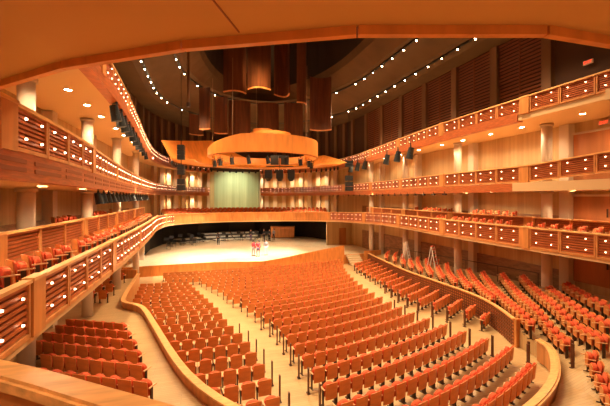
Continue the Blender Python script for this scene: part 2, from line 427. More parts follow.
# near parapet in front of the viewer
NP = smooth([(-7.9, 3.15), (-7.2, 2.68), (-6.63, 2.29), (-6.31, 2.04), (-6.09, 1.87), (-5.87, 1.70), (-5.35, 1.28), (-4.4, .84), (-3.0, .5)], 2)
o = empty('viewer_parapet', (-6.3, 2.3, 4.55)); tag(o, 'thick curved wood parapet with a rounded cap in the bottom left corner', 'parapet')
def rel(pts, o): return [(x - o.location.x, y - o.location.y) for x, y in pts]
def off(pts, d):
    out = []
    for i, p in enumerate(pts):
        a = Vector(pts[max(0, i - 1)]); b = Vector(pts[min(len(pts) - 1, i + 1)]); t = (b - a).normalized(); out.append((p[0] - t.y * d, p[1] + t.x * d))
    return out
MB().ribbon(rel(off(NP, .02), o), .06, 0, 1.18).build('panel', 'parapet', o)
cp = MB(); cp.ribbon(rel(NP, o), .17, 1.20, 1.25); cp.ribbon(rel(NP, o), .13, 1.25, 1.27); cp.ribbon(rel(NP, o), .13, 1.18, 1.20)
cp.build('cap_rail', 'cap', o)
struct(MB().slab([(x, y) for x, y in NP], [(x, -5.8) for x, y in NP], 4.35, 4.6).build('rear_tier_floor', 'carpet'))

struct(MB().slab([(p[0] + .12, p[1]) for p in P2 if p[0] > 8 and p[1] < 31], [(10.35, p[1]) for p in P2 if p[0] > 8 and p[1] < 31], 4.5, 4.85).build('front_tier_step', 'carpet'))
struct(MB().slab([(p[0] - .12, p[1]) for p in P2 if p[0] < -8 and p[1] < 31], [(-10.35, p[1]) for p in P2 if p[0] < -8 and p[1] < 31], 4.5, 4.79).build('front_tier_step', 'carpet'))
# ------------------------------------------------------------------ columns, piers, wall cladding
def column(x, y, z0, z1, r=.24):
    mb = MB(); mb.cyl((x, y, z0), (x, y, z1), r, n=24); mb.cyl((x, y, z1 - .12), (x, y, z1), r + .06, n=24)
    o = mb.build('round_column', 'column', smooth=False); struct(o)
    for p in o.data.polygons: p.use_smooth = len(p.vertices) == 4
for yy in (13.7, 20.2, 26.7, 33.2):
    for z0, z1 in ((floor_z(yy), 4.27), (4.5, 7.1), (7.4, 10.52)):
        column(11, yy, z0, z1)
        struct(MB().box((12.15, yy - .15, (z0 + z1) / 2), (.42, .5, z1 - z0)).build('square_pier', 'column'))
for yy in (12.9, 18.8, 24.6, 31):
    for z0, z1 in ((floor_z(yy), 4.27), (4.5, 7.1), (7.4, 10.52)): column(-11.05, yy, z0, z1)
for yy in (17.6, 23.4, 29.5, 35):
    for z0, z1 in ((floor_z(yy), 4.27), (4.5, 7.1), (7.4, 10.52)):
        struct(MB().box((-12.15, yy, (z0 + z1) / 2), (.42, .5, z1 - z0)).build('square_pier', 'column'))
# piers round the back of the stage
for k in list(range(3, 12)) + list(range(17, 26)):
    t = PI * k / 28; x, y = 12.15 * math.cos(t), 38 + 19.6 * math.sin(t)
    if -5.4 < x < 3.2: continue
    for z0, z1 in ((4.2, 7.1), (7.4, 10.52)):
        struct(MB().box((x, y, (z0 + z1) / 2), (.5, .6, z1 - z0), rz=math.atan2(y - 38, x)).build('square_pier', 'column'))
# dark wainscot along the walls of the low balcony and the side aisles
struct(MB().ribbon([(-12.28, y) for y in range(2, 39, 4)], .06, 5.02, 5.85).build('wainscot_left', 'wainscot'))
struct(MB().ribbon([(12.28, y) for y in range(2, 39, 4)], .06, 5.02, 5.85).build('wainscot_right', 'wainscot'))
struct(MB().ribbon([(12.28, y) for y in range(14, 39, 4)], .08, .3, 3.0).build('wainscot_lower_right', 'wainscot'))

# slatted panels and pilasters of the upper walls (parts of the wall)
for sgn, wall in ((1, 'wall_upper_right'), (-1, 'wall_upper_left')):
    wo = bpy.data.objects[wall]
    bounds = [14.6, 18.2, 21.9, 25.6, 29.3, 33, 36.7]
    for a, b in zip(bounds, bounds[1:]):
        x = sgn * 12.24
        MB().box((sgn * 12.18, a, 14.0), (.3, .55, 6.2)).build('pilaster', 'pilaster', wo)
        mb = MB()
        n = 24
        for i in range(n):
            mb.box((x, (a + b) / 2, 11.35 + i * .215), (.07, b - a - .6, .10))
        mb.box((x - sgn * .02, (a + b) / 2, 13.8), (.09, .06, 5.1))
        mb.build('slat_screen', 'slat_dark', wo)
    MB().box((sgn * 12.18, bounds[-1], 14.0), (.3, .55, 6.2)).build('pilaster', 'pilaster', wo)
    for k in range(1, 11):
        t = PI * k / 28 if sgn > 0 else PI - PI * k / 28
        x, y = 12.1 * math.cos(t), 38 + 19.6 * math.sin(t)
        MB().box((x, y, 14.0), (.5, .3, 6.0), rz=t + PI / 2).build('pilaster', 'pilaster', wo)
# rear right: doors on three levels with exit signs
def text_mesh(txt, size, parent, loc, rot, m):
    cu = bpy.data.curves.new('lettering', 'FONT'); cu.body = txt; cu.size = size; cu.extrude = .004; cu.align_x = 'CENTER'; cu.align_y = 'CENTER'
    t = bpy.data.objects.new('tmp', cu); C.objects.link(t)
    dg = bpy.context.evaluated_depsgraph_get(); me = bpy.data.meshes.new_from_object(t.evaluated_get(dg))
    bpy.data.objects.remove(t); me.materials.clear(); me.materials.append(M[m])
    o = bpy.data.objects.new('lettering', me); C.objects.link(o); o.parent = parent; o.location = loc; o.rotation_euler = rot
    return o
dn = 0
for lev, (z0, zs, ym) in enumerate(((7.42, 10.28, 11.5), (5.02, 6.98, 11.5), (11.0, 13.35, 12.2), (2.6, 0, 11.5))):
    if lev != 2:
        zt = {0: 9.95, 1: 6.85, 3: 4.2}[lev]
        for k, yc in enumerate((ym + .9, ym - .9) if lev < 2 else (ym + .9, ym - .9, ym - 2.7)):
            dn += 1
            d = struct(MB().box((12.28, yc, (z0 + zt) / 2), (.08, 1.76, zt - z0)).build(f'door_{dn}', 'door'))
            hb = MB(); hb.box((12.2, yc + (-.7 if k == 0 else .7), z0 + 1.05), (.06, .04, .4)); hb.build('handle', 'dark', d)
        struct(MB().box((12.27, ym, zt + .05), (.12, 3.8, .1)).build(f'trim_{40 + lev}', 'column'))
    if zs:
        e = empty('exit_sign', (12.1, ym + .3 - (.6 if lev == 1 else 0), zs)); tag(e, ['glowing red exit sign above the double doors of the middle balcony', 'glowing red exit sign above the doors of the low balcony', 'dim red exit sign in the dark upper right corner'][lev], 'exit sign')
        MB().box((.04, 0, 0), (.05, .46, .2)).build('housing', 'exit_box', e)
        text_mesh('EXIT', .19, e, (0, 0, 0), (PI / 2, 0, -PI / 2), 'exit')

# organ chamber opening behind the stage: pale green grille
gb = MB(); xs = [-4.9 + i * .38 for i in range(21)]
for i, x in enumerate(xs[:-1]): gb.box((x + .19, 56.6 + .06 * (i % 2), 8.0), (.34, .1, 5.6))
gb.box((-1.1, 56.9, 8.0), (7.9, .1, 5.8))
struct(gb.build('wall_organ_grille', 'green'))
for x in (-5.15, 2.95): struct(MB().box((x, 55.8, 7.8), (.4, 1.8, 6.4)).build('square_pier', 'column'))

# ------------------------------------------------------------------ terraces, parapets
LPP = [(-10.35, 28.0), (-10.2, 25), (-9.85, 20.3), (-9.6, 19.6), (-8.9, 18.95), (-8.45, 18.1), (-7.63, 15.3), (-6.68, 12.0), (-6.0, 10.1), (-5.16, 8.6), (-4.2, 7.4)]
LP = smooth(LPP, 1)
RP = smooth([(10.3, 32.4), (9.4, 27.5), (8.5, 22.6), (8.36, 18.9), (8.1, 15.1), (7.4, 13.1), (6.64, 11.56)], 2)
def lpx(y): return lerp_tab([(p[1], p[0]) for p in LP], y)
def rpx(y): return lerp_tab([(p[1], p[0]) for p in RP], y)
def terr_l(x, y): return floor_z(y) + .75
def rin(y): return rpx(y) if y >= 11.6 else lerp_tab([(11.6, 6.7), (10.5, 6.5), (9.9, 6.3), (8.2, 4.75), (7.5, 3.7), (6.85, 2.2), (6.4, .5), (6.2, -1), (6, -3)], y)
def terr_r(x, y):
    y_ = max(y, 8)
    base = .75 if y > 11.6 else .75 - .4 * min(1, max(0, (11.6 - y) / 2)) * max(0, 1 - max(0, x - rin(y_)) / 2)
    return floor_z(y) + base + .2 * max(0, (x - rin(y_) - .5) * .8)
# left parapet
o = empty('curved_parapet', (-7, 12, 1.5)); tag(o, 'low curved wood parapet between the left block of seats and the left terrace', 'parapet')
def lz(pts, h): return [floor_z(p[1]) + h - o.location.z for p in pts]
MB().ribbon(rel(LP, o), .13, lz(LP, 0), lz(LP, 1.05)).build('panel', 'parapet', o)
MB().ribbon(rel(LP, o), .22, lz(LP, 1.05), lz(LP, 1.1)).build('cap_rail', 'cap', o)
# box front parapet (left, near stage)
fp = [(-12.3, 28.8), (-10.45, 28.0)]
tag(MB().ribbon(fp, .14, 0.3, 1.5).build('box_front_parapet', 'parapet'), 'short wood parapet closing the stage end of the left terrace', 'parapet')
# left terrace floor
lt = LP; struct(MB().slab([(x - .07, y) for x, y in lt], [(-12.35, y) for x, y in lt], 0, [terr_l(0, p[1]) for p in lt]).build('terrace_floor_left', 'floor'))
# right terrace floor, grid
ry = [p[1] for p in RP]; gr = MB(); nx = 8; vs = []; ry2 = ry + [11.2, 10.5, 9.9, 9, 8.2, 7.5, 6.85, 6.4, 6.2, 6.0]
for y in ry2:
    xl = rin(y) + .05
    for i in range(nx + 1):
        x = xl + (12.35 - xl) * i / nx; vs.append((x, y, terr_r(x, y)))
vs += [(-3 + 15.35 * i / nx, -5, terr_r(12 if i else 6, 6)) for i in range(nx + 1)]; ry2.append(-5)
gr.add(vs, [(r * (nx + 1) + i, r * (nx + 1) + i + 1, (r + 1) * (nx + 1) + i + 1, (r + 1) * (nx + 1) + i) for r in range(len(ry2) - 1) for i in range(nx)])
# skirt down to the main floor along the inner edge
pts_ = [v for k_, v in enumerate(vs) if k_ % (nx + 1) == 0][:-1]
gr.add(pts_ + [(p_[0], p_[1], 0) for p_ in pts_], [(i, i + 1, i + 1 + len(pts_), i + len(pts_)) for i in range(len(pts_) - 1)])
struct(gr.build('terrace_floor_right', 'floor'))
# right slatted (lattice) wall
o = empty('lattice_wall', (6, 16, 1.2)); tag(o, 'long lattice-fronted wood wall between the right floor seats and the right terrace', 'low wall')
rzz = [floor_z(p[1]) - o.location.z for p in RP]
MB().ribbon(rel(RP, o), .05, rzz, [z + 1.08 for z in rzz]).build('backing', 'seat_wood', o)
sm = MB(); fine = resample(RP, .18)
for k in range(7):
    pts = off(fine, -.045)
    sm.ribbon(rel(pts, o), .03, [floor_z(p[1]) - o.location.z + .08 + k * .145 for p in pts], [floor_z(p[1]) - o.location.z + .14 + k * .145 for p in pts])
for i in range(0, len(fine) - 1):
    a = off(fine, -.05)[i]; sm.box((a[0] - o.location.x, a[1] - o.location.y, floor_z(a[1]) - o.location.z + .53), (.03, .03, 1.04))
sm.build('lattice', 'slat_dark', o)
MB().ribbon(rel(RP, o), .16, [z + 1.08 for z in rzz], [z + 1.14 for z in rzz]).build('cap_rail', 'cap', o)
e_ = MB().box((6.66 - 6, 11.44 - 16, floor_z(11.4) - 1.2 + .58), (.2, .12, 1.16)); e_.build('end_post', 'parapet', o)
# curved wood divider at the rear right of the centre block
CP = smooth([(6.2, 10.1), (6.0, 9.4), (4.7, 8.2), (3.6, 7.5), (2.1, 6.85), (.4, 6.4), (-1.2, 6.15)], 2)
o = empty('curved_divider', (2.5, 6.4, floor_z(8))); tag(o, 'curved wood divider with a broad cap behind the nearest centre rows, bottom right', 'divider')
MB().ribbon(rel(CP, o), .1, 0, .74).build('panel', 'parapet', o)
MB().ribbon(rel(CP, o), .26, .74, .79).build('cap_rail', 'cap', o)
MB().ribbon(rel(off(CP, .05), o), .06, .79, .82).build('cap_bead', 'cap', o)

# ------------------------------------------------------------------ stage
SF = [(-12.4, 32.4), (-9, 32.7), (-5, 32.9), (-2, 32.3), (.5, 31.9), (3, 32.6), (5.5, 33.3), (9.6, 33.6), (12.4, 33.8)]
st = MB().slab(SF, [(x, 57.5) for x, y in SF], -.1, .9); struct(st.build('stage_floor', 'stage'))
SFs = off(SF, -.05)
struct(MB().ribbon(SFs, .08, -.05, .93).build('stage_front', 'stage_side'))
SP = smooth([(-.6, 31.7), (1.5, 31.9), (3.5, 32.5), (5.5, 33.0), (8.0, 33.3)], 2)
tag(MB().ribbon(SP, .12, -.02, [.98 + .9 * max(0, min(1, (p[0] + .6) / 8.6)) for p in SP]).build('stage_parapet', 'stage_side'), 'curved orange wood parapet rising along the right part of the stage front', 'parapet')
sp = MB()
for i in range(5): sp.box((8.95, 33.2 - .28 * (4 - i) , .09 + .18 * i / 1 - .0), (1.4, .3, .18 * (i + 1) if False else .18))
sp.v = [(x, y, z) for x, y, z in sp.v]
tag(sp.build('stage_steps', 'stage'), 'pale wood steps up to the right end of the stage', 'steps')
tag(MB().seg((9.9, 32.6), (12.2, 32.9), .12, 0, 1.35).build('orchestra_box_front', 'stage_side'), 'short red wood panel to the right of the stage steps', 'panel')
# side walls of the stage
struct(MB().box((10.65, 41, 2.5), (3.6, .3, 3.3)).build('wall_stage_right', 'beigewall'))
struct(MB().box((-12.0, 36, 2.5), (1.6, .3, 3.3)).build('wall_stage_left', 'column'))
struct(MB().box((10.9, 41 - .16, 1.95), (.9, .06, 2.1)).build('door_20', 'door'))
struct(MB().ribbon([(-11.6, 36.3), (-11.7, 43), (-10.9, 47), (-9.7, 49.9), (-6.7, 54), (-2, 56.2), (2, 56.2), (6, 54.3), (9.6, 49.4), (11.3, 44), (11.5, 41.3)], .12, .9, 3.9).build('wall_stage_back', 'black'))  # black put into the wall colour for the dark opening under the choir balcony
# wood cabinet
o = empty('stage_cabinet', (5.3, 50.2, .9), R(-14)); tag(o, 'large low wooden cabinet standing at the right rear of the stage', 'cabinet')
MB().box((0, 0, .85), (3.4, 1.2, 1.5)).build('body', 'parapet', o); MB().box((0, 0, .05), (3.2, 1.0, .1)).build('plinth', 'black', o); MB().box((0, 0, 1.63), (3.5, 1.3, .06)).build('top', 'rail', o)
for x in (-.85, .85): MB().box((x, -.62, .85), (1.6, .04, 1.36)).build('door', 'parapet', o)
# risers in arcs
rk = 0
for R0, z, a0, a1 in ((9.2, 1.05, 74, 108), (10.8, 1.3, 72, 112), (12.6, 1.6, 74, 110), (9.4, 1.0, 112, 134), (11.2, 1.25, 114, 131)):
    n = 4
    for j in range(n):
        b0, b1 = a0 + (a1 - a0) * j / n + .4, a0 + (a1 - a0) * (j + 1) / n - .4
        cxy = (-1.5, 40)
        inn = [(cxy[0] + R0 * math.cos(R(t)), cxy[1] + R0 * math.sin(R(t))) for t in (b0, (b0 + b1) / 2, b1)]
        out_ = [(cxy[0] + (R0 + 1.4) * math.cos(R(t)), cxy[1] + (R0 + 1.4) * math.sin(R(t))) for t in (b0, (b0 + b1) / 2, b1)]
        o = empty('stage_riser', (*inn[1], .9))
        tag(o, f'dark stage riser, {nth(j)} from the right in the {["front", "middle", "rear", "left front", "left rear"][rk]} arc', 'riser')
        MB().slab(rel(inn, o), rel(out_, o), 0, z - .9 - .03).build('base', 'riser', o)
        MB().slab(rel(inn, o), rel(out_, o), z - .9 - .03, z - .9).build('deck', 'riser_top', o)
        MB().ribbon(rel(off(inn, .03), o), .03, z - .98, z - .9).build('edge_strip', 'silver', o)
    rk += 1
# music stands and orchestra chairs (small, dark)
def music_stand():
    o = empty('music_stand'); mb = MB(); mb.cyl((0, 0, 0), (0, 0, 1.05), .015, n=6)
    for k in range(3): mb.cyl((0, 0, .12), (.25 * math.cos(k * 2.1), .25 * math.sin(k * 2.1), 0), .012, n=5)
    mb.build('stem', 'black', o); MB().box((0, 0, 1.15), (.5, .03, .34), rx=R(-20)).build('desk', 'black', o); return o
def orch_chair():
    o = empty('orchestra_chair'); MB().box((0, 0, .45), (.42, .42, .05)).build('seat', 'black', o); MB().box((0, -.2, .72), (.4, .03, .36)).build('backrest', 'black', o)
    for x, y in ((-.18, -.18), (.18, -.18), (.18, .18), (-.18, .18)): MB().cyl((x, y, 0), (x, y, .43), .013, n=6).build('leg', 'dark', o)
    return o
ms, oc = music_stand(), orch_chair(); um = uc = False
spots = [(-9.5, 45.5), (-8.6, 47), (-7.6, 48.2), (-6.4, 49.2), (-7.2, 46.2), (-9.9, 43.6), (-3.2, 49.4), (-1.2, 49.6), (1.1, 49), (2.4, 48.2)]
for i, (x, y) in enumerate(spots):
    t = ms if not um else copy_tree(ms); um = True; t.location = (x, y - .8, .905)
    tag(t, f'black music stand, {nth(i)} of those standing among the risers at the rear of the stage', 'music stand', 'music stands')
    t = oc if not uc else copy_tree(oc); uc = True; t.location = (x + .3, y - 1.5, .905); t.rotation_euler.z = PI + random.uniform(-.4, .4)
    tag(t, f'black orchestra chair, {nth(i)} of those before the risers at the rear of the stage', 'chair', 'orchestra chairs')

# ------------------------------------------------------------------ canopy
def band(name, cx, cy, r, z0, z1, a0, a1, m, parent, th=.12, n=48, zt=None):
    pts = [(cx + r * math.cos(R(a0 + (a1 - a0) * i / n)), cy + r * math.sin(R(a0 + (a1 - a0) * i / n))) for i in range(n + 1)]
    top = [zt(i / n) for i in range(n + 1)] if zt else z1
    o = MB().ribbon(pts, th, z0, top).build(name, m, parent); return o
def annulus(name, cx, cy, r0, r1, z0, z1, m, parent, a0=0, a1=360, n=48):
    i_ = [(cx + r0 * math.cos(R(a0 + (a1 - a0) * i / n)), cy + r0 * math.sin(R(a0 + (a1 - a0) * i / n))) for i in range(n + 1)]
    o_ = [(cx + r1 * math.cos(R(a0 + (a1 - a0) * i / n)), cy + r1 * math.sin(R(a0 + (a1 - a0) * i / n))) for i in range(n + 1)]
    return MB().slab(i_, o_, z0, z1).build(name, m, parent)
o = empty('acoustic_canopy', (0, 0, 0)); tag(o, 'huge glowing orange wood canopy of nested rings hanging over the stage', 'canopy')
kx, ky = -.35, 32.8
band('main_ring', kx, ky, 5.05, 10.5, 11.95, 158, 385, 'canopy', o, n=72, zt=lambda t: 10.5 + 1.45 * (.3 + .7 * min(1, max(0, (t - .05) * 3.2))) * (1 - .35 * max(0, (t - .75) * 4)))
annulus('ring_lip', kx, ky, 4.8, 5.0, 10.47, 10.52, 'canopy', o, 158, 385)
band('far_arc', kx, ky + .2, 4.5, 10.25, 11.0, 15, 165, 'canopy', o)
annulus('far_arc_soffit', kx, ky + .2, 3.6, 4.45, 10.25, 10.33, 'canopy', o, 15, 165)
band('top_drum', kx + .75, ky + .6, 1.9, 11.9, 12.95, 0, 360, 'canopy', o)
band('top_drum_cap', kx + .1, ky + 1.2, .9, 12.9, 13.4, 0, 360, 'canopy', o)
# outer crescent: two flared wings and the back band
def wing(name, rfun, zlo, zhi, a0, a1, n=40):
    vs = []
    for i in range(n + 1):
        t = i / n; a = R(a0 + (a1 - a0) * t); r = rfun(t)
        vs += [(kx + r * math.cos(a), 34 + r * math.sin(a), zlo(t)), (kx + (r + .9) * math.cos(a), 34 + (r + .9) * math.sin(a), zhi(t)),
               (kx + (r + 1.05) * math.cos(a), 34 + (r + 1.05) * math.sin(a), zhi(t)), (kx + (r + .15) * math.cos(a), 34 + (r + .15) * math.sin(a), zlo(t) - .05)]
    mb = MB(); fs = []
    for i in range(n):
        for k in range(4): a_ = i * 4 + k; b_ = i * 4 + (k + 1) % 4; fs.append((a_, a_ + 4, b_ + 4, b_))
    fs += [(0, 1, 2, 3), (4 * n + 3, 4 * n + 2, 4 * n + 1, 4 * n)]
    mb.add(vs, fs); return mb.build(name, 'canopy', o)
wing('outer_band', lambda t: 8.1, lambda t: 10.25, lambda t: lerp_tab([(0, 10.5), (.15, 11.7), (.5, 11.5), (.58, 12.4), (.66, 13.4), (1, 12.0)], t), 2, 180, 60)
annulus('outer_shelf', kx, 34, 6.2, 8.15, 10.22, 10.3, 'canopy', o, 2, 186)
for a in (20, 90, 160, 230, 310): MB().cyl((kx + 4.9 * math.cos(R(a)), ky + 4.9 * math.sin(R(a)), 11.9), (kx + 4.9 * math.cos(R(a)), ky + 4.9 * math.sin(R(a)), 18.2 if abs(4.9 * math.cos(R(a))) > 3 else 19.2), .02, n=5).build('cable', 'cable', o)

hp_ = empty('hanging_pole', (-6.6, 21.2, 12.1)); tag(hp_, 'thin pale vertical pole hanging from the ceiling at upper left', 'pole')
MB().cyl((0, 0, 0), (0, 0, 5.6), .075, n=12).build('tube', 'pilaster', hp_); MB().cyl((0, 0, -.1), (0, 0, .15), .11, n=12).build('end_collar', 'dark', hp_)
# hanging curved wood panels
def banner(x, y, w, z0, z1, curve, rz, label, m='banner'):
    o = empty('acoustic_reflector', (x, y, z0), rz); tag(o, label, 'acoustic panel', 'curved wood panels hanging above the stage')
    n = 12; pts = []
    for i in range(n + 1):
        t = -1 + 2 * i / n; pts.append((w / 2 * t, curve * (1 - t * t)))
    MB().ribbon(pts, .05, 0, z1 - z0).build('sheet', m, o)
    MB().ribbon(pts, .09, -.05, .06).build('edge_batten', 'rail', o)
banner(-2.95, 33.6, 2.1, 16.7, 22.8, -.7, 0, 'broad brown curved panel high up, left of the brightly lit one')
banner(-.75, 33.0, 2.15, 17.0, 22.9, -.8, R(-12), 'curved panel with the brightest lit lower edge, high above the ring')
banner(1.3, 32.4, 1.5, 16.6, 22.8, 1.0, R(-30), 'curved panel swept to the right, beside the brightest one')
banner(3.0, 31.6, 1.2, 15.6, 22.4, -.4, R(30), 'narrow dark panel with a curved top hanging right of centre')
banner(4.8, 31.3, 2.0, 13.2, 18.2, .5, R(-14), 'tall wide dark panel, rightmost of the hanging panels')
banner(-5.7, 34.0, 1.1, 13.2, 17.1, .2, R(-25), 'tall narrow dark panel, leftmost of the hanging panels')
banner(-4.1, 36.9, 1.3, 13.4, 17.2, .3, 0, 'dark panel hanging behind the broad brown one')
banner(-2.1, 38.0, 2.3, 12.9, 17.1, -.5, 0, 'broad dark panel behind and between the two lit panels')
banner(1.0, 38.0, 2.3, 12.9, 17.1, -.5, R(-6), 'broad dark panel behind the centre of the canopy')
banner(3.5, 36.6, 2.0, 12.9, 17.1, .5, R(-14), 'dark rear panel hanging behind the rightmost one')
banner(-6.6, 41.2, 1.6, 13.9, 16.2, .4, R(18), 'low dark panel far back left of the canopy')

# ------------------------------------------------------------------ fixtures: spotlights, speakers
def spot_proto():
    o = empty('stage_spotlight')
    MB().cyl((0, .05, -.42), (0, -.03, -.02), .13, .10, 12).build('housing', 'black', o)
    y = MB(); y.box((-.15, 0, -.12), (.025, .04, .32)); y.box((.15, 0, -.12), (.025, .04, .32)); y.box((0, 0, .04), (.32, .04, .025)); y.cyl((0, 0, .04), (0, 0, .16), .02, n=6)
    y.build('yoke', 'black', o)
    return o
SPT = spot_proto(); used = [False]
def spot(x, y, z, rz, s, label, group):
    t = SPT if not used[0] else copy_tree(SPT); used[0] = True
    t.location = (x, y, z); t.rotation_euler = (0, 0, rz); t.scale = (s, s, s)
    tag(t, label, 'spotlight', group)
# under ring
for i in range(9):
    a = R(185 + i * 20); spot(kx + 4.5 * math.cos(a), ky + 4.5 * math.sin(a), 10.14, a, 1.4, f'black spotlight, {nth(i)} from the left under the main canopy ring', 'spotlights under the canopy ring')
for i in range(34):
    a = R(184 - i * 5.45); spot(kx + 8.2 * math.cos(a), 34 + 8.2 * math.sin(a), 10.05, a, .8, f'small black spotlight, {nth(i)} from the left along the outer canopy rim', 'spotlights on the canopy rim')
# left top balcony: large black lights hanging from its front
for i, y in enumerate((15.2, 16.4, 17.6, 18.9, 20.4, 22, 23.8, 26, 28.4, 31)):
    x = -lerp_tab([(14, 9.1), (21, 9.55), (30, 10.35), (38, 10.85)], y)
    spot(x + .1, y, 10.42, R(-60), 1.5 if i < 7 else 1.2, f'black spotlight, {nth(i)} from the near end under the left top balcony front', 'spotlights under the left top balcony')
lb = resample([p for p in P3L if 13 < p[1] < 34], 1.15)
for i, p in enumerate(lb): spot(p[0] - .1, p[1], 6.98, R(-70), .95, f'black spotlight, {nth(i)} from the near end under the left middle balcony front', 'spotlights under the left middle balcony')
for i, y in enumerate((23.2, 25.4, 27.6, 33, 35.2, 37.4)):
    x = lerp_tab([(22, 9.3), (30, 10.15), (38, 10.8)], y) - .18
    spot(x, y, 10.6, R(60), 2.1, f'black spotlight, {nth(i)} from the near end under the right top balcony front', 'spotlights under the right top balcony')
rb = resample([p for p in P3R if 17.5 < p[1] < 42], 1.25)
for i, p in enumerate(rb):
    o = empty('angled_bar_light', (p[0] - .25, p[1], 7.05), R(65)); tag(o, f'dark slanted bar light, {nth(i)} from the near end below the right middle balcony front', 'light', 'bar lights under the right middle balcony')
    MB().box((0, 0, -.05), (.9, .09, .09), rx=.3).build('housing', 'black', o); MB().cyl((0, 0, 0), (0, 0, .14), .02, n=6).build('bracket', 'black', o)
def speakers(x, y, ztop, groups, label, w=.75):
    o = empty('speaker_cluster', (x, y, ztop), R(-10)); tag(o, label, 'speaker')
    z = 0
    MB().cyl((0, 0, 0), (0, 0, groups[-1][1] - ztop), .03, n=6).build('hanging_pole', 'black', o)
    for zt, zb in groups:
        n = max(1, round((zt - zb) / .45))
        for i in range(n):
            zc = zt - (zt - zb) * (i + .5) / n - ztop
            MB().box((0, 0, zc), (w, .5, (zt - zb) / n * .9)).build('speaker_box', 'black', o)
    return o
speakers(-7.5, 29.6, 11.9, [(11.0, 9.8), (9.4, 8.6), (8.3, 7.35)], 'tall hanging column of black speaker boxes at the left of the stage', .52)
MB().cyl((0, 0, 0), (0, 0, 4.8), .02, n=6).build('cable', 'black', bpy.data.objects['speaker_cluster'])
sc = empty('speaker_cluster', (.7, 30.4, 10.4), R(-16)); tag(sc, 'cluster of five black speakers hanging below the middle of the canopy ring', 'speaker')
for dx, dz in ((-.45, -.3), (.45, -.3)): MB().box((dx, 0, dz), (.7, .5, .8)).build('speaker_box', 'black', sc)
for dx, dz in ((-1.0, -1.45), (0, -1.45), (1.0, -1.45)): MB().box((dx, 0, dz - .1), (.62, .5, .75)).cyl((dx, 0, dz - .45), (dx, 0, dz - .7), .32, .15, 8).build('speaker_box', 'black', sc)
MB().box((0, 0, -.85), (2.4, .08, .08)).cyl((0, 0, .2), (0, 0, -1), .04, n=6).build('frame', 'black', sc)
speakers(9.35, 35.2, 10.8, [(10.8, 10.1), (9.2, 8.6), (8.5, 7.5)], 'black speakers on a thin pole at the right end of the canopy', .8)
MB().cyl((0, 0, 0), (0, 0, 5.6), .02, n=6).build('cable', 'black', bpy.data.objects['speaker_cluster.002'])

# ceiling bulbs
BM = MB(); BM.cyl((0, 0, 0), (0, 0, -.06), .052, .042, 10); BME = BM.mesh('bulb', 'bulb')
BH = MB(); BH.cyl((0, 0, 0), (0, 0, .07), .11, .11, 10); BHE = BH.mesh('housing', 'black')
def bulb(x, y, z, label, group):
    o = empty('ceiling_bulb', (x, y, z)); tag(o, label, 'ceiling light', group)
    for me, nm in ((BME, 'bulb'), (BHE, 'housing')):
        c = bpy.data.objects.new(nm, me); C.objects.link(c); c.parent = o
for (a, yc, b, z, nm) in ((9.98, 33.05, 12.6, 16.36, 'outer'), (7.8, 27.1, 12.05, 17.22, 'inner')):
    pts = resample([q for q in horse(a, yc, b, n=60) if q[1] > 14], 1.55)
    k = 0
    for i, q in enumerate(pts):
        if q[1] > (37 if nm == 'outer' else 31) and i % 2: continue
        px, py, Y = proj(*q, z)
        if not (120 < px < 500 and py > 20): continue
        bulb(*q, z, f'small bright bulb, {nth(k)} from the right in the {nm} curved string on the ceiling', f'{nm} string of ceiling bulbs'); k += 1

# soffit downlights
DM = MB(); DM.cyl((0, 0, 0), (0, 0, -.02), .115, .115, 14); DME = DM.mesh('lens', 'downlamp')
DR = MB()
for i in range(16):
    a0, a1 = 2 * PI * i / 16, 2 * PI * (i + 1) / 16
    DR.add([(r * math.cos(a), r * math.sin(a), z) for r, z in ((.115, 0), (.15, 0), (.15, -.03), (.115, -.03)) for a in (a0, a1)],
           [(0, 1, 3, 2), (2, 3, 5, 4), (4, 5, 7, 6), (6, 7, 1, 0)])
DRE = DR.mesh('trim_ring', 'soffit')
WARM = (1, .76, .47)
def lightobj(kind, loc, energy, col=WARM, **k):
    L = bpy.data.lights.new(kind.lower() + '_lamp', kind); L.energy = energy; L.color = col
    for a, v in k.items():
        if a not in ('rot',): setattr(L, a, v)
    o = bpy.data.objects.new('house_or_fill_light', L); C.objects.link(o); o.location = loc
    if 'rot' in k: o.rotation_euler = k['rot']
    return o
def aim(o, t): o.rotation_euler = (Vector(t) - o.location).to_track_quat('-Z', 'Y').to_euler(); return o
def downlight(x, y, z, label, group, e=60):
    o = empty('downlight', (x, y, z)); tag(o, label, 'downlight', group)
    for me, nm in ((DME, 'lens'), (DRE, 'trim_ring')):
        c = bpy.data.objects.new(nm, me); C.objects.link(c); c.parent = o
    lightobj('SPOT', (x, y, z - .06), e, spot_size=R(150), spot_blend=.6, shadow_soft_size=.08)
def dl_run(xs, ys, z, where, e):
    for i, y in enumerate(ys): downlight(xs(y), y, z - .002, f'round downlight, {nth(i)} from the near end in the soffit over the {where}', 'downlights over the ' + where, e)
dl_run(lambda y: -10.1 - .02 * y * .5, (11.8, 13.9, 16, 18.1, 21, 23.2, 26, 29, 32.5, 36), 10.55, 'left middle balcony', 260)
dl_run(lambda y: 10.5 + (.3 if y > 25 else 0), (11.6, 14.7, 16.8, 19.1, 21.2, 24, 27, 30, 33.5, 37), 10.55, 'right middle balcony', 260)
dl_run(lambda y: -9.9, (8.0, 11, 14.2, 17.5, 21, 25, 29, 33), 7.12, 'left low balcony', 190)
dl_run(lambda y: 10.3, (9.5, 11.9, 16.5, 18.6, 23.4, 28, 31.5), 7.12, 'right low balcony', 260)
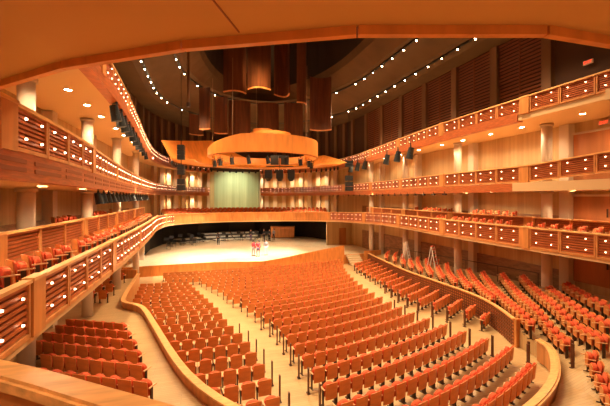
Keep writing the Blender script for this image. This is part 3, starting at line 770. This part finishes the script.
for i, (x, y) in enumerate(((7.2, 50.5), (3.8, 53.2), (-6.8, 51.8), (9.3, 46), (-9.6, 46.5))):
    lightobj('SPOT', (x, y + .8, 10.3), 600, spot_size=R(150), spot_blend=.6, shadow_soft_size=.15)
    lightobj('SPOT', (x, y + .8, 6.95), 300, spot_size=R(150), spot_blend=.6, shadow_soft_size=.15)
# side aisles below the low balcony
for s in (-1, 1):
    for y in (9.5, 15.8, 22, 28, 32): lightobj('SPOT', (s * 10.2, y, 4.15), 45, spot_size=R(150), spot_blend=.6, shadow_soft_size=.12)
# green wash on the organ grille
aim(lightobj('SPOT', (-1.1, 52.5, 10.4), 1000, (.92, 1, .68), spot_size=R(110), spot_blend=.8, shadow_soft_size=.4), (-1.1, 57, 7.2))

# house lights from the ceiling strings
for x, y, z in ((-7, 14, 16.6), (0, 13, 17.5), (7, 14, 16.6), (-7, 23, 16.5), (0, 21, 17.5), (7, 23, 16.5), (-7.5, 31, 16.3), (7.5, 31, 16.3), (0, 28, 17.5)):
    lightobj('SPOT', (x, y, z), 4300, WARM, spot_size=R(125), spot_blend=.7, shadow_soft_size=.5)
# stage lights
for x, y in ((-4.2, 33.2), (-1.4, 32.4), (1.6, 33.0), (-2.6, 36.0), (1.2, 36.6)):
    aim(lightobj('SPOT', (x, y, 9.9), 8200, (1, .90, .74), spot_size=R(62), spot_blend=.9, shadow_soft_size=.2), (x * 1.7 - 1.5, y + 1.6, .9))
for x, y in ((-7.5, 38), (6, 39)):
    aim(lightobj('SPOT', (x, y, 9.9), 5000, (1, .85, .62), spot_size=R(62), spot_blend=.9, shadow_soft_size=.2), (x * 1.1, y + 4, .9))
# unseen fill spots added under the choir balcony to brighten the rear stage
for x, y in ((-8.5, 42.5), (-5.5, 44.5), (-2, 45), (1.5, 44.8), (5, 43.6), (8, 41.5), (-3.5, 49.5), (2, 49.5)):
    lightobj('SPOT', (x, y, 3.85), 260, (1, .88, .68), spot_size=R(150), spot_blend=.8, shadow_soft_size=.15)
# glow of the canopy: lamps sitting on the outer shelf and inside the rings
for a in range(10, 200, 24): lightobj('POINT', (kx + 7.1 * math.cos(R(a)), 34 + 7.1 * math.sin(R(a)), 10.75), 45, (1, .62, .28), shadow_soft_size=.15)
for a in range(0, 360, 45): lightobj('POINT', (kx + 3.4 * math.cos(R(a)), ky + 3.4 * math.sin(R(a)), 10.95), 40, (1, .62, .28), shadow_soft_size=.15)
for a in range(200, 345, 24): aim(lightobj('SPOT', (kx + 9.6 * math.cos(R(a)), ky + 9.6 * math.sin(R(a)) + 1, 13.6), 120, (1, .60, .26), spot_size=R(70), spot_blend=.8, shadow_soft_size=.3), (kx, ky, 11.4))  # unseen spots hung in front of the ring to light its face
aim(lightobj('SPOT', (-1.2, 29.5, 13.2), 6000, (1, .62, .28), spot_size=R(32), spot_blend=.8), (-.8, 33, 17.6))  # unseen spot added in front to brighten one hanging panel
# unseen lamps added around the viewer to brighten the overhang and near parapet
for x in (-8.5, -4.5, 0, 5): lightobj('POINT', (x, -1.5, 8.2), 56, (1, .66, .33), shadow_soft_size=.3)
for x in (-9.5, -7, -4): lightobj('SPOT', (x, 1.2, 9.2), 170, WARM, spot_size=R(140), spot_blend=.7)

w = bpy.data.worlds.new('world'); bpy.context.scene.world = w; w.use_nodes = True
w.node_tree.nodes['Background'].inputs[0].default_value = (1, .6, .32, 1); w.node_tree.nodes['Background'].inputs[1].default_value = .05

# ------------------------------------------------------------------ theatre seats
def seat_parts():
    import bmesh
    parts = {}
    # wooden back shell, leaning back slightly; faces +y, origin on the floor
    mb = MB(); n = 6; hw = .235
    for (nm, y0, th, z0, z1, w, mats) in (('back_shell', -.26, .022, .30, .86, .47, 'seat_wood'),):
        vs = []; cols = 6; rows = 4
        for side in (0, 1):
            for j in range(rows + 1):
                z = z0 + (z1 + .03 - z0) * j / rows
                for i in range(cols + 1):
                    t = -1 + 2 * i / cols
                    y = y0 - .10 * (z - z0) - .03 * (1 - t * t) + side * th
                    zz = z - (.02 * t * t if j == rows else 0)
                    vs.append((w / 2 * t, y, zz))
        N = (cols + 1) * (rows + 1); fs = []
        for j in range(rows):
            for i in range(cols):
                a = j * (cols + 1) + i; fs.append((a, a + 1, a + cols + 2, a + cols + 1)); b = a + N; fs.append((b + cols + 1, b + cols + 2, b + 1, b))
        for i in range(cols):
            a = i; fs.append((a + 1, a, a + N, a + 1 + N)); a = rows * (cols + 1) + i; fs.append((a, a + 1, a + 1 + N, a + N))
        for j in range(rows):
            a = j * (cols + 1); fs.append((a, a + cols + 1, a + cols + 1 + N, a + N)); a += cols; fs.append((a + cols + 1, a, a + N, a + cols + 1 + N))
        mb.add(vs, fs)
    parts['back_shell'] = mb.mesh('back_shell', 'seat_wood')
    def pad(name, d, loc, rx, m, bev):
        bm = bmesh.new(); bmesh.ops.create_cube(bm, size=1)
        for v in bm.verts: v.co = Vector((v.co.x * d[0], v.co.y * d[1], v.co.z * d[2]))
        bmesh.ops.bevel(bm, geom=[e for e in bm.edges], offset=bev, segments=2, affect='EDGES')
        bmesh.ops.rotate(bm, verts=bm.verts, cent=(0, 0, 0), matrix=Matrix.Rotation(rx, 3, 'X'))
        bmesh.ops.translate(bm, verts=bm.verts, vec=loc)
        me = bpy.data.meshes.new(name); bm.to_mesh(me); bm.free(); me.materials.append(M[m])
        for p_ in me.polygons: p_.use_smooth = True
        return me
    parts['back_cushion'] = pad('back_cushion', (.44, .07, .46), (0, -.235, .64), R(6), 'seat_red', .03)
    # tipped-up seat: round-fronted cushion with a wooden underside
    def rtop(name, y0, y1, w, z0, zs, m, n=8):
        prof = [(-w / 2, z0), (w / 2, z0)] + [(w / 2 * math.cos(PI * i / n), zs + .13 * math.sin(PI * i / n)) for i in range(n + 1)]
        prof = prof[:2] + prof[2:]
        k = len(prof); mb = MB()
        vs = [(x, y0, z) for x, z in prof] + [(x, y1, z) for x, z in prof] + [(x * .86, y0 - .03, z0 + (z - z0) * .94 + .01) for x, z in prof]
        fs = [tuple(range(k, 2 * k))] + [(i, (i + 1) % k, k + (i + 1) % k, k + i) for i in range(k)] + [(i, (i + 1) % k, 2 * k + (i + 1) % k, 2 * k + i) for i in range(k)] + [tuple(range(3 * k - 1, 2 * k - 1, -1))]
        mb.add(vs, fs); return mb.mesh(name, m)
    parts['seat'] = rtop('seat', -.12, -.02, .42, .36, .685, 'seat_red')
    parts['seat_shell'] = rtop('seat_shell', -.015, .01, .42, .34, .65, 'seat_wood')
    a = MB(); a.box((0, -.04, .63), (.045, .36, .03)); parts['armrest'] = a.mesh('armrest', 'arm')
    l = MB(); l.box((0, -.10, .31), (.035, .10, .60)); l.box((0, -.08, .012), (.05, .26, .024)); parts['leg'] = l.mesh('leg', 'dark')
    return parts
SP_ = seat_parts()
seats = []   # (x, y, z, heading angle, section, row, index, nrow)
def face(x, y, tx, ty): return math.atan2(ty - y, tx - x) - PI / 2
KQ = .043; X0 = -6.8
def g_(x): return -math.log(math.cos(KQ * (x - X0))) / KQ - .40
def arc_row(y0, xl, xr, sec, row, zfun, pitch=.455):
    pts = [(xl + (xr - xl) * i / 60, y0 + g_(xl + (xr - xl) * i / 60)) for i in range(61)]
    L = sum(math.dist(a, b) for a, b in zip(pts, pts[1:])); n = int(L / pitch)
    if n < 1 or xr <= xl: return
    q = resample(pts, L / (2 * n))
    for i in range(n):
        x, y = q[2 * i + 1]; th = KQ * (x - X0)
        seats.append((x, y, zfun(x, y), th, sec, row, i))
cl = [(7.5, -2.35), (9.7, -2.43), (11.9, -2.5), (14.7, -2.6), (15.94, -2.75), (17.47, -3.13), (18.67, -3.5), (20.0, -3.78), (21.45, -4.35), (23.3, -4.65), (25.6, -5.5), (27.2, -6.02), (27.6, -8.3), (30.2, -8.9)]
cr = [(6.6, 1.2), (7.6, 2.7), (8.3, 3.7), (9.2, 4.7), (10.1, 5.15), (11.05, 4.9), (12, 4.57), (12.9, 4.4), (14.05, 4.16), (14.75, 4.0), (15.7, 3.92), (17.3, 3.94), (19.5, 4.0), (23.2, 4.5), (26, 5.1), (29.3, 6.0), (31.6, 7.1), (33, 7.4)]
ll = [(y, lpx(y) + .35) for y in (7, 8, 9, 10, 11, 12.5, 14, 15.5, 17, 18, 19, 20, 22, 24, 26, 28)]
lr = [(9.0, -3.7), (11.89, -3.81), (14.27, -4.1), (16.15, -4.59), (18.95, -5.01), (23.11, -6.03), (27.44, -7.07)]
rl = [(11.5, 6.2), (12.5, 6.6), (13.9, 6.6), (14.6, 6.45), (15.2, 6.1), (16.1, 5.9), (16.9, 5.65), (18.6, 5.6), (19.8, 5.8), (23.2, 6.4), (28.6, 7.1), (31.6, 8.0)]
def end(tab, y0, g):
    x = g
    for _ in range(25): x = .5 * x + .5 * lerp_tab(tab, y0 + g_(x))
    return x
YL = [(-9, 30.5), (-3, 31.2), (0, 31.25), (3, 31.9), (8, 32.6)]
k = 0; PR = 1.04; Y00 = 9.72 - 3 * PR; y0 = Y00
while y0 < 33:
    xl, xr = end(cl, y0, -4), end(cr, y0, 3)
    while y0 + g_(xr) > lerp_tab(YL, xr) and xr > xl + 1: xr -= .1
    if y0 + g_(xl) < lerp_tab(YL, xl): arc_row(y0, xl, xr, 'centre block', k, lambda x, y: floor_z(y))
    if 9.0 < y0 + g_(-5.5) < 26.9: arc_row(y0, end(ll, y0, -7), end(lr, y0, -5), 'left block', k, lambda x, y: floor_z(y))
    ra, rb_ = end(rl, y0, 4), end([(p[1], p[0] - .3) for p in RP], y0, 6.2)
    if 11.9 < y0 + g_(ra) < 30.5: arc_row(y0, ra, rb_, 'right block', k, lambda x, y: floor_z(y))
    k += 1; y0 += PR
# left terrace rows (right end, left end)
def sc_(p, f): return (CX + (p[0] - CX) * f, p[1] * f)
lt_rows = [(sc_(a, 1.18), sc_(b, 1.18)) for a, b in (((-6.5, 7.3), (-9.9, 9.1)), ((-6.75, 8.25), (-10.2, 10.1)), ((-7.0, 9.15), (-10.3, 11.0)), ((-7.25, 10.05), (-10.3, 11.8)), ((-7.5, 10.9), (-10.3, 12.45)), ((-7.8, 11.75), (-10.2, 13.1)), ((-8.1, 12.6), (-10.1, 13.7)))]
CLEAR = [(11, y) for y in (13.7, 20.2, 26.7, 33.2)] + [(-11.05, y) for y in (12.9, 18.8, 24.6, 31)] + [(10.4, 22.1), (10.6, 25.9)]
def line_row(a, b, sec, row, zf, pitch=.47, facing=None, bend=0):
    n = max(1, int(math.dist(a, b) / pitch)); d = Vector((b[0] - a[0], b[1] - a[1])).normalized(); nn = Vector((d.y, -d.x))
    if facing == 'L': nn = -nn
    for i in range(n):
        t = (i + .5) / n; x, y = a[0] + (b[0] - a[0]) * t, a[1] + (b[1] - a[1]) * t
        x += nn.x * bend * 4 * t * (1 - t); y += nn.y * bend * 4 * t * (1 - t)
        if abs(x) > 11.75 or any(math.dist((x, y), c_) < .6 for c_ in CLEAR): continue
        seats.append((x, y, zf(x, y), math.atan2(nn.y, nn.x) - PI / 2 + bend * .0, sec, row, i))
for r, (a, b) in enumerate(lt_rows): line_row(b, a, 'left terrace', r, terr_l, facing='L', pitch=.44)
for r, (a, b) in enumerate((((-11.9, 21.5), (-10.6, 21.2)), ((-11.9, 23.2), (-10.7, 22.9)), ((-11.9, 25), (-10.8, 24.6)), ((-11.9, 26.9), (-10.9, 26.5)))): line_row(a, b, 'left stage-end box', r, terr_l, facing='L', pitch=.5)
# right terrace rows (inner end -> outer end); facing up-left towards the stage
rt = [((9.5, 9.8), (11.5, 13.3)), ((7.7, 8.8), (11.2, 14.3)), ((6.45, 8.1), (11.6, 15.9)), ((6.2, 9.1), (11.3, 17.0)), ((6.45, 10.7), (10.9, 18.1)), ((7.75, 13.9), (10.9, 19.3)),
      ((8.4, 16.2), (11, 20.4)), ((8.6, 17.6), (11.1, 21.7)), ((8.7, 18.9), (11.3, 23)), ((8.8, 20.2), (11.3, 24.3)), ((8.9, 21.5), (11.3, 25.5)), ((9.1, 22.9), (11.4, 26.7)), ((9.4, 24.5), (11.4, 27.9)), ((9.6, 26.2), (11.5, 29.2)), ((9.8, 28), (11.5, 30.6))]
for r, row_ in enumerate(rt): line_row(row_[0], row_[-1], 'right terrace', r, terr_r, facing='L', bend=.15)
# short row at the bottom right corner
line_row((3.9, 6.2), (5.7, 8.1), 'bottom right corner box', 0, terr_r, facing='L', pitch=.47)
# low balcony seats
def bal_row(path, dx, z, sec, row, y0, y1, s):
    q = resample([p for p in path if y0 - 1 < p[1] < y1 + 1], .62)
    i = 0
    for p in q:
        if not (y0 < p[1] < y1): continue
        if (i + 2 * row) % 9 == 8: i += 1; continue
        x = p[0] + dx
        if abs(x) > 10.1 and row == 0: i += 1; continue
        if row == 1 and any(abs(p[1] - c_) < .62 for c_ in ((13.7, 20.2, 26.7, 33.2) if x > 0 else (12.9, 18.8, 24.6, 31))): i += 1; continue
        seats.append((x, p[1], z, face(x, p[1], x - s * 6, p[1] + 5), sec, row, i)); i += 1
bal_row(P2L, -.72, 4.80, 'left low balcony', 0, 6, 31, -1)
bal_row([(x, y) for x, y in Q2L], -.80, 5.30, 'left low balcony', 1, 6, 31, -1)
bal_row(P2R, .72, 4.86, 'right low balcony', 0, 9, 31, 1)
bal_row([(x, y) for x, y in Q2R], .8, 5.30, 'right low balcony', 1, 9, 31, 1)
for r in range(6):      # choir seats behind the stage, facing the hall
    pts = [(x * (1 + .04 * r), 40.2 + (y - 40.2) * 1.0 + .95 + r * 1.05 + (0 if y > 39 else 0)) for x, y in P2C]
    for i, p in enumerate(resample(pts, .58)):
        seats.append((p[0], p[1], 4.1 + .13 * r, PI + face(p[0], p[1], 0, 60), 'choir balcony', r, i))
chs = MB().slab([(p[0], p[1] + .5) for p in P2C], [(p[0] * 1.2, 48.5 + (p[1] - 40)) for p in P2C], 4.0, 4.09); struct(chs.build('choir_floor', 'carpet'))

def size(sx):
    px, py, Y = proj(sx[0], sx[1], sx[2] + .6)
    return (0 if (Y < .5 or px < -8 or px > 618 or py > 412 or py < 0) else 350 / Y)
vis_seats = [s for s in seats if size(s) > 0]
vis_seats = [s for s in vis_seats if not (s[4] in ('right low balcony', 'left low balcony') and s[1] > 31)]
vis_seats.sort(key=lambda s: -size(s))
near, far = vis_seats[:300], vis_seats[300:]
def mk_proto():
    o = empty('theatre_seat')
    def p(nm, me, par, x=0):
        c = bpy.data.objects.new(nm, me); C.objects.link(c); c.parent = par; c.location.x = x; return c
    p('back_shell', SP_['back_shell'], o); p('back_cushion', SP_['back_cushion'], o)
    s = p('seat', SP_['seat'], o); p('seat_shell', SP_['seat_shell'], s)
    for x in (-.247, .247): p('armrest', SP_['armrest'], o, x)
    for x in (-.247, .247): p('leg', SP_['leg'], o, x)
    return o
proto = None
rowrank = {}
for s in vis_seats: rowrank.setdefault(s[4], set()).add(s[5])
rowrank = {k: sorted(v) for k, v in rowrank.items()}
idx = {}
for s in vis_seats: idx.setdefault((s[4], s[5]), []).append(s[6])
for v in idx.values(): v.sort()
for s in near:
    if proto is None: proto = t = mk_proto()
    else: t = copy_tree(proto)
    t.location = s[:3]; t.rotation_euler = (0, 0, s[3]); t.scale = (.83, .83, .83)
    q = idx[(s[4], s[5])].index(s[6]); r = rowrank[s[4]].index(s[5])
    if s[4] == 'bottom right corner box': lab = f'red rounded seat, {nth(len(idx[(s[4], s[5])]) - 1 - q)} from the top of the short column, bottom right corner'
    elif s[4] in ('left low balcony', 'right low balcony'): lab = f'red seat, {nth(q)} from the near end in the {"front" if s[5] == 0 else "raised"} row of the {s[4]}'
    elif s[4] == 'left stage-end box': lab = f'red seat, {nth(q)} from the left of the {nth(r)} row in the small left box'
    elif s[4] == 'right terrace': lab = f'red seat, {nth(q)} from the near end, {nth(r)} row from the wall, right terrace'
    else: lab = f'wood-backed seat, {nth(q)} from the left in the {nth(r)} nearest row of the {s[4]}'
    tag(t, lab, 'seat', f'theatre seats of the {s[4]}')
# the seats beyond the nearest 300: one mesh
mats_all = ['seat_wood', 'seat_red', 'arm', 'dark']; V = []; Fc = []; MI = []
tmpl = []
def add_t(me, mi, x=0):
    o_ = len(tmplv); tmplv.extend([(v.co.x + x, v.co.y, v.co.z) for v in me.vertices]); tmplf.extend([(tuple(i + o_ for i in p_.vertices), mi) for p_ in me.polygons])
tmplv, tmplf = [], []
lowpad = MB().box((0, -.235, .64), (.43, .07, .46), rx=R(6)).mesh('lowpad', 'seat_red')
add_t(SP_['back_shell'], 0); add_t(lowpad, 1); add_t(SP_['seat'], 1); add_t(SP_['seat_shell'], 0)
for x in (-.247, .247): add_t(SP_['armrest'], 2, x); add_t(SP_['leg'], 3, x)
for s in far:
    c_, s_ = math.cos(s[3]), math.sin(s[3]); o_ = len(V)
    V.extend([(s[0] + (x * c_ - y * s_) * .83, s[1] + (x * s_ + y * c_) * .83, s[2] + z * .83) for x, y, z in tmplv])
    Fc.extend([tuple(i + o_ for i in f) for f, _ in tmplf]); MI.extend([m for _, m in tmplf])
me = bpy.data.meshes.new('theatre_seats'); me.from_pydata(V, [], Fc)
for m in mats_all: me.materials.append(M[m])
me.polygons.foreach_set('material_index', MI); me.update()
o = bpy.data.objects.new('distant_theatre_seats', me); C.objects.link(o); o['kind'] = 'stuff'
tag(o, 'farther rows of red and wood theatre seats towards the stage and on the balconies', 'seats')
print('SEATS', len(vis_seats), 'near', len(near), 'far', len(far))

# ------------------------------------------------------------------ aisle posts
APm = MB().box((0, 0, .40), (.045, .09, .80)).mesh('upright', 'post'); APb = MB().box((0, 0, .012), (.1, .16, .024)).mesh('foot_plate', 'dark')
def apost(x, y, z, label, grp):
    o = empty('aisle_post', (x, y, z)); tag(o, label, 'post', grp)
    for me, nm in ((APm, 'upright'), (APb, 'foot_plate')):
        c = bpy.data.objects.new(nm, me); C.objects.link(c); c.parent = o
for nm, tab, dx, k0, k1 in (('left side of the left aisle', lr, .22, 3, 10), ('right side of the left aisle', cl, -.12, 3, 11), ('left side of the right aisle', cr, .2, 2, 9), ('right side of the right aisle', rl, -.14, 4, 12)):
    q = 0
    for k in range(k0, k1):
        y0 = Y00 + k * PR; x = end(tab, y0, 0); y = y0 + g_(x) - .28
        apost(x + dx, y, floor_z(y), f'thin dark post, {nth(q)} from the near end along the {nm}', 'aisle posts'); q += 1
for i, (x, y) in enumerate(((5.55, 9.95), (5.8, 10.15))): apost(x, y, floor_z(y), ['left', 'right'][i] + ' one of two dark posts beside the end of the lattice wall', 'aisle posts')
for i, (x, y) in enumerate(((5.75, 8.5), (6.0, 8.7))): apost(x, y, terr_r(x, y), ['left', 'right'][i] + ' one of two dark posts behind the bottom right corner seats', 'aisle posts')

# ------------------------------------------------------------------ ladders
def ladder(x, y, z, rz, label, m2):
    o = empty('step_ladder', (x, y, z), rz); tag(o, label, 'ladder')
    for s in (-1, 1):
        MB().add([(s * .24 + a, b, c) for c, yy in ((0, -.35), (1.9, 0)) for a, b in ((-.03, yy - .03), (.03, yy - .03), (.03, yy + .03), (-.03, yy + .03))], [(0, 1, 2, 3), (4, 5, 6, 7), (0, 1, 5, 4), (1, 2, 6, 5), (2, 3, 7, 6), (3, 0, 4, 7)]).build('rail', 'white', o)
        MB().add([(s * .24 + a, b, c) for c, yy in ((0, .4), (1.9, .04)) for a, b in ((-.02, yy - .02), (.02, yy - .02), (.02, yy + .02), (-.02, yy + .02))], [(0, 1, 2, 3), (4, 5, 6, 7), (0, 1, 5, 4), (1, 2, 6, 5), (2, 3, 7, 6), (3, 0, 4, 7)]).build('rear_rail', 'white', o)
    for i in range(6):
        z_ = .28 + i * .28; MB().box((0, -.35 * (1 - z_ / 1.9), z_), (.46, .09, .05)).build('tread', m2, o)
    MB().box((0, .02, 1.93), (.5, .14, .05)).build('top_cap', m2, o)
ladder(10.4, 22.1, terr_r(10.4, 22.1), R(30), 'stepladder with red treads standing by the wall beyond the right terrace', 'redpaint')
ladder(10.6, 25.9, terr_r(10.6, 25.9), R(40), 'pale stepladder beside a column farther along the right wall', 'white')

# handrail along the low right wall
o = empty('wall_handrail', (11.3, 20, 0)); tag(o, 'long thin metal handrail beneath the right low balcony', 'handrail')
hp = [(11.5, 14.6), (11.5, 20), (11.5, 26), (11.5, 31)]
for i, (a, b) in enumerate(zip(hp, hp[1:])):
    za, zb = [terr_r(11.5, q[1]) + .95 for q in (a, b)]
    MB().cyl((a[0] - 11.3, a[1] - 20, za), (b[0] - 11.3, b[1] - 20, zb), .025, n=8).build('rail', 'dark', o)
for x, y in hp + [(11.5, 17.3), (11.5, 23), (11.5, 28.5)]:
    z = terr_r(x, y); MB().cyl((x - 11.3, y - 20, z), (x - 11.3, y - 20, z + .95), .02, n=6).build('baluster', 'dark', o)

# ------------------------------------------------------------------ people
def skin_mesh(name, verts, edges, radii, m, parent, sub=1, root=0):
    me = bpy.data.meshes.new(name); me.from_pydata(verts, edges, []); o = bpy.data.objects.new('tmp', me); C.objects.link(o)
    o.modifiers.new('s', 'SKIN')
    for i, r in enumerate(radii):
        d = me.skin_vertices[0].data[i]; d.radius = (r, r) if not isinstance(r, tuple) else r; d.use_root = (i == root)
    sb = o.modifiers.new('b', 'SUBSURF'); sb.levels = sb.render_levels = sub
    dg = bpy.context.evaluated_depsgraph_get(); nm = bpy.data.meshes.new_from_object(o.evaluated_get(dg)); bpy.data.objects.remove(o)
    nm.materials.clear(); nm.materials.append(M[m]); nm.name = name
    for p_ in nm.polygons: p_.use_smooth = True
    c = bpy.data.objects.new(name, nm); C.objects.link(c); c.parent = parent; return c
def person(x, y, z, rz, label, shirt, trous, hair='hair', arm=0, step=.08, s=.9):
    root = empty('person', (x, y, z), rz); root.scale = (s, s, s); tag(root, label, 'person')
    a = .1 + arm
    P = [(0, 0, .96), (0, .0, 1.12), (0, -.01, 1.32), (0, -.01, 1.44), (0, 0, 1.52), (0, .02, 1.60), (0, .01, 1.70),
         (.19, 0, 1.41), (.24, .01, 1.16), (.25, .08 + arm, .93), (.25, .11 + arm, .84),
         (-.19, 0, 1.41), (-.24, .01, 1.16), (-.25, .06, .92), (-.25, .09, .83),
         (.095, 0, .90), (.11, step, .50), (.11, step * .4, .09), (.11, step * .4 + .14, .04),
         (-.095, 0, .90), (-.11, -step * .6, .50), (-.11, -step, .09), (-.11, -step + .14, .04)]
    E_ = [(0, 1), (1, 2), (2, 3), (3, 4), (4, 5), (5, 6), (3, 7), (7, 8), (8, 9), (9, 10), (3, 11), (11, 12), (12, 13), (13, 14), (0, 15), (15, 16), (16, 17), (17, 18), (0, 19), (19, 20), (20, 21), (21, 22)]
    rr = [.13, .12, .14, .09, .052, .085, .075, .06, .043, .03, .036, .06, .043, .03, .036, .085, .058, .04, .035, .085, .058, .04, .035]
    for hs, wi in ((1, 10), (-1, 14)):
        w_ = P[wi]
        for f in range(5):
            if f < 4: b0 = (w_[0] + .0, w_[1] - .03 + .02 * f, w_[2] - .03); tip = (w_[0] - hs * .015, w_[1] - .03 + .02 * f + .01, w_[2] - .09 - .008 * (1.5 - abs(f - 1.5)))
            else: b0 = (w_[0] - hs * .01, w_[1] + .035, w_[2] - .01); tip = (w_[0] - hs * .02, w_[1] + .06, w_[2] - .05)
            i0 = len(P); P += [b0, tip]; rr += [.009, .007]; E_ += [(wi, i0), (i0, i0 + 1)]
    # nose, ears
    i0 = len(P); P += [(0, .115, 1.615), (.085, 0, 1.61), (-.085, 0, 1.61)]; rr += [.012, .014, .014]; E_ += [(5, i0), (5, i0 + 1), (5, i0 + 2)]
    skin_mesh('body', P, E_, rr, 'skin', root, 1)
    ey = MB()
    for q in (-.032, .032): ey.cyl((q, .085, 1.635), (q, .10, 1.635), .011, n=8)
    ey.box((0, .098, 1.565), (.05, .012, .01)); ey.build('face_details', 'hair', root)
    skin_mesh('hair', [(0, -.02, 1.66), (0, -.045, 1.61), (0, .0, 1.72)], [(0, 1), (0, 2)], [.098, .085, .07], hair, root, 2)
    skin_mesh('shirt', [P[i] for i in (0, 1, 2, 3, 7, 8, 9, 11, 12, 13)], [(0, 1), (1, 2), (2, 3), (3, 4), (4, 5), (5, 6), (3, 7), (7, 8), (8, 9)], [.145, .14, .16, .10, .075, .057, .044, .075, .057, .044], shirt, root, 1)
    skin_mesh('trousers', [P[0]] + [P[i] for i in (15, 16, 17, 19, 20, 21)], [(0, 1), (1, 2), (2, 3), (0, 4), (4, 5), (5, 6)], [.14, .10, .075, .06, .10, .075, .06], trous, root, 1)
    sh = MB()
    for q in (18, 22): sh.box((P[q][0], P[q][1] - .03, .035), (.09, .26, .07))
    sh.build('shoes', 'black', root)
SZ = .905
person(-.55, 35.0, SZ, R(150), 'person in a pink-red shirt standing on the bright middle of the stage', 'pink', 'jeans')
person(-.98, 35.4, SZ, R(-60), 'person in a pinkish top close behind the red-shirted one', 'pink', 'grey')
person(.35, 35.6, SZ, R(170), 'person in pale grey clothes to the right of the red-shirted one', 'grey', 'white')
person(-4.05, 45.2, SZ, R(180), 'person in dark clothes standing alone at mid-stage, left', 'darkcloth', 'darkcloth')
person(2.1, 47.7, SZ, R(160), 'person in dark clothes at the rear of the stage, leftmost of the crew', 'darkcloth', 'darkcloth')
person(2.8, 47.3, SZ, R(200), 'person in black working at the rear of the stage, left of the cabinet', 'darkcloth', 'darkcloth', arm=.15)
person(3.5, 47.7, SZ, R(120), 'person in grey and black nearest the wooden cabinet on stage', 'grey', 'darkcloth', arm=.1)
person(.3, 47.6, SZ, R(190), 'person half hidden among the rear stage equipment', 'darkcloth', 'jeans')

# ------------------------------------------------------------------ to metres: the plan above is drawn at 1:1.2
for o_ in list(C.objects):
    if o_.parent is None:
        o_.location = o_.location * 1.2; o_.scale = o_.scale * 1.2
        if o_.type == 'LIGHT': o_.data.energy *= 1.44; o_.data.shadow_soft_size *= 1.2; o_.scale = (1, 1, 1)
        if o_.type == 'CAMERA': o_.scale = (1, 1, 1)
# ------------------------------------------------------------------ colour management
scn = bpy.context.scene
scn.view_settings.view_transform = 'Standard'; scn.view_settings.look = 'None'; scn.view_settings.gamma = 1
scn.view_settings.use_curve_mapping = False; scn.view_settings.exposure = 0.28
print('LONG', [k for k in SEEN if len(k.replace('-', ' ').split()) > 16])
dupes = [k for k, v in SEEN.items() if v > 1]; print('DUPLICATE LABELS', len(dupes), dupes[:5])
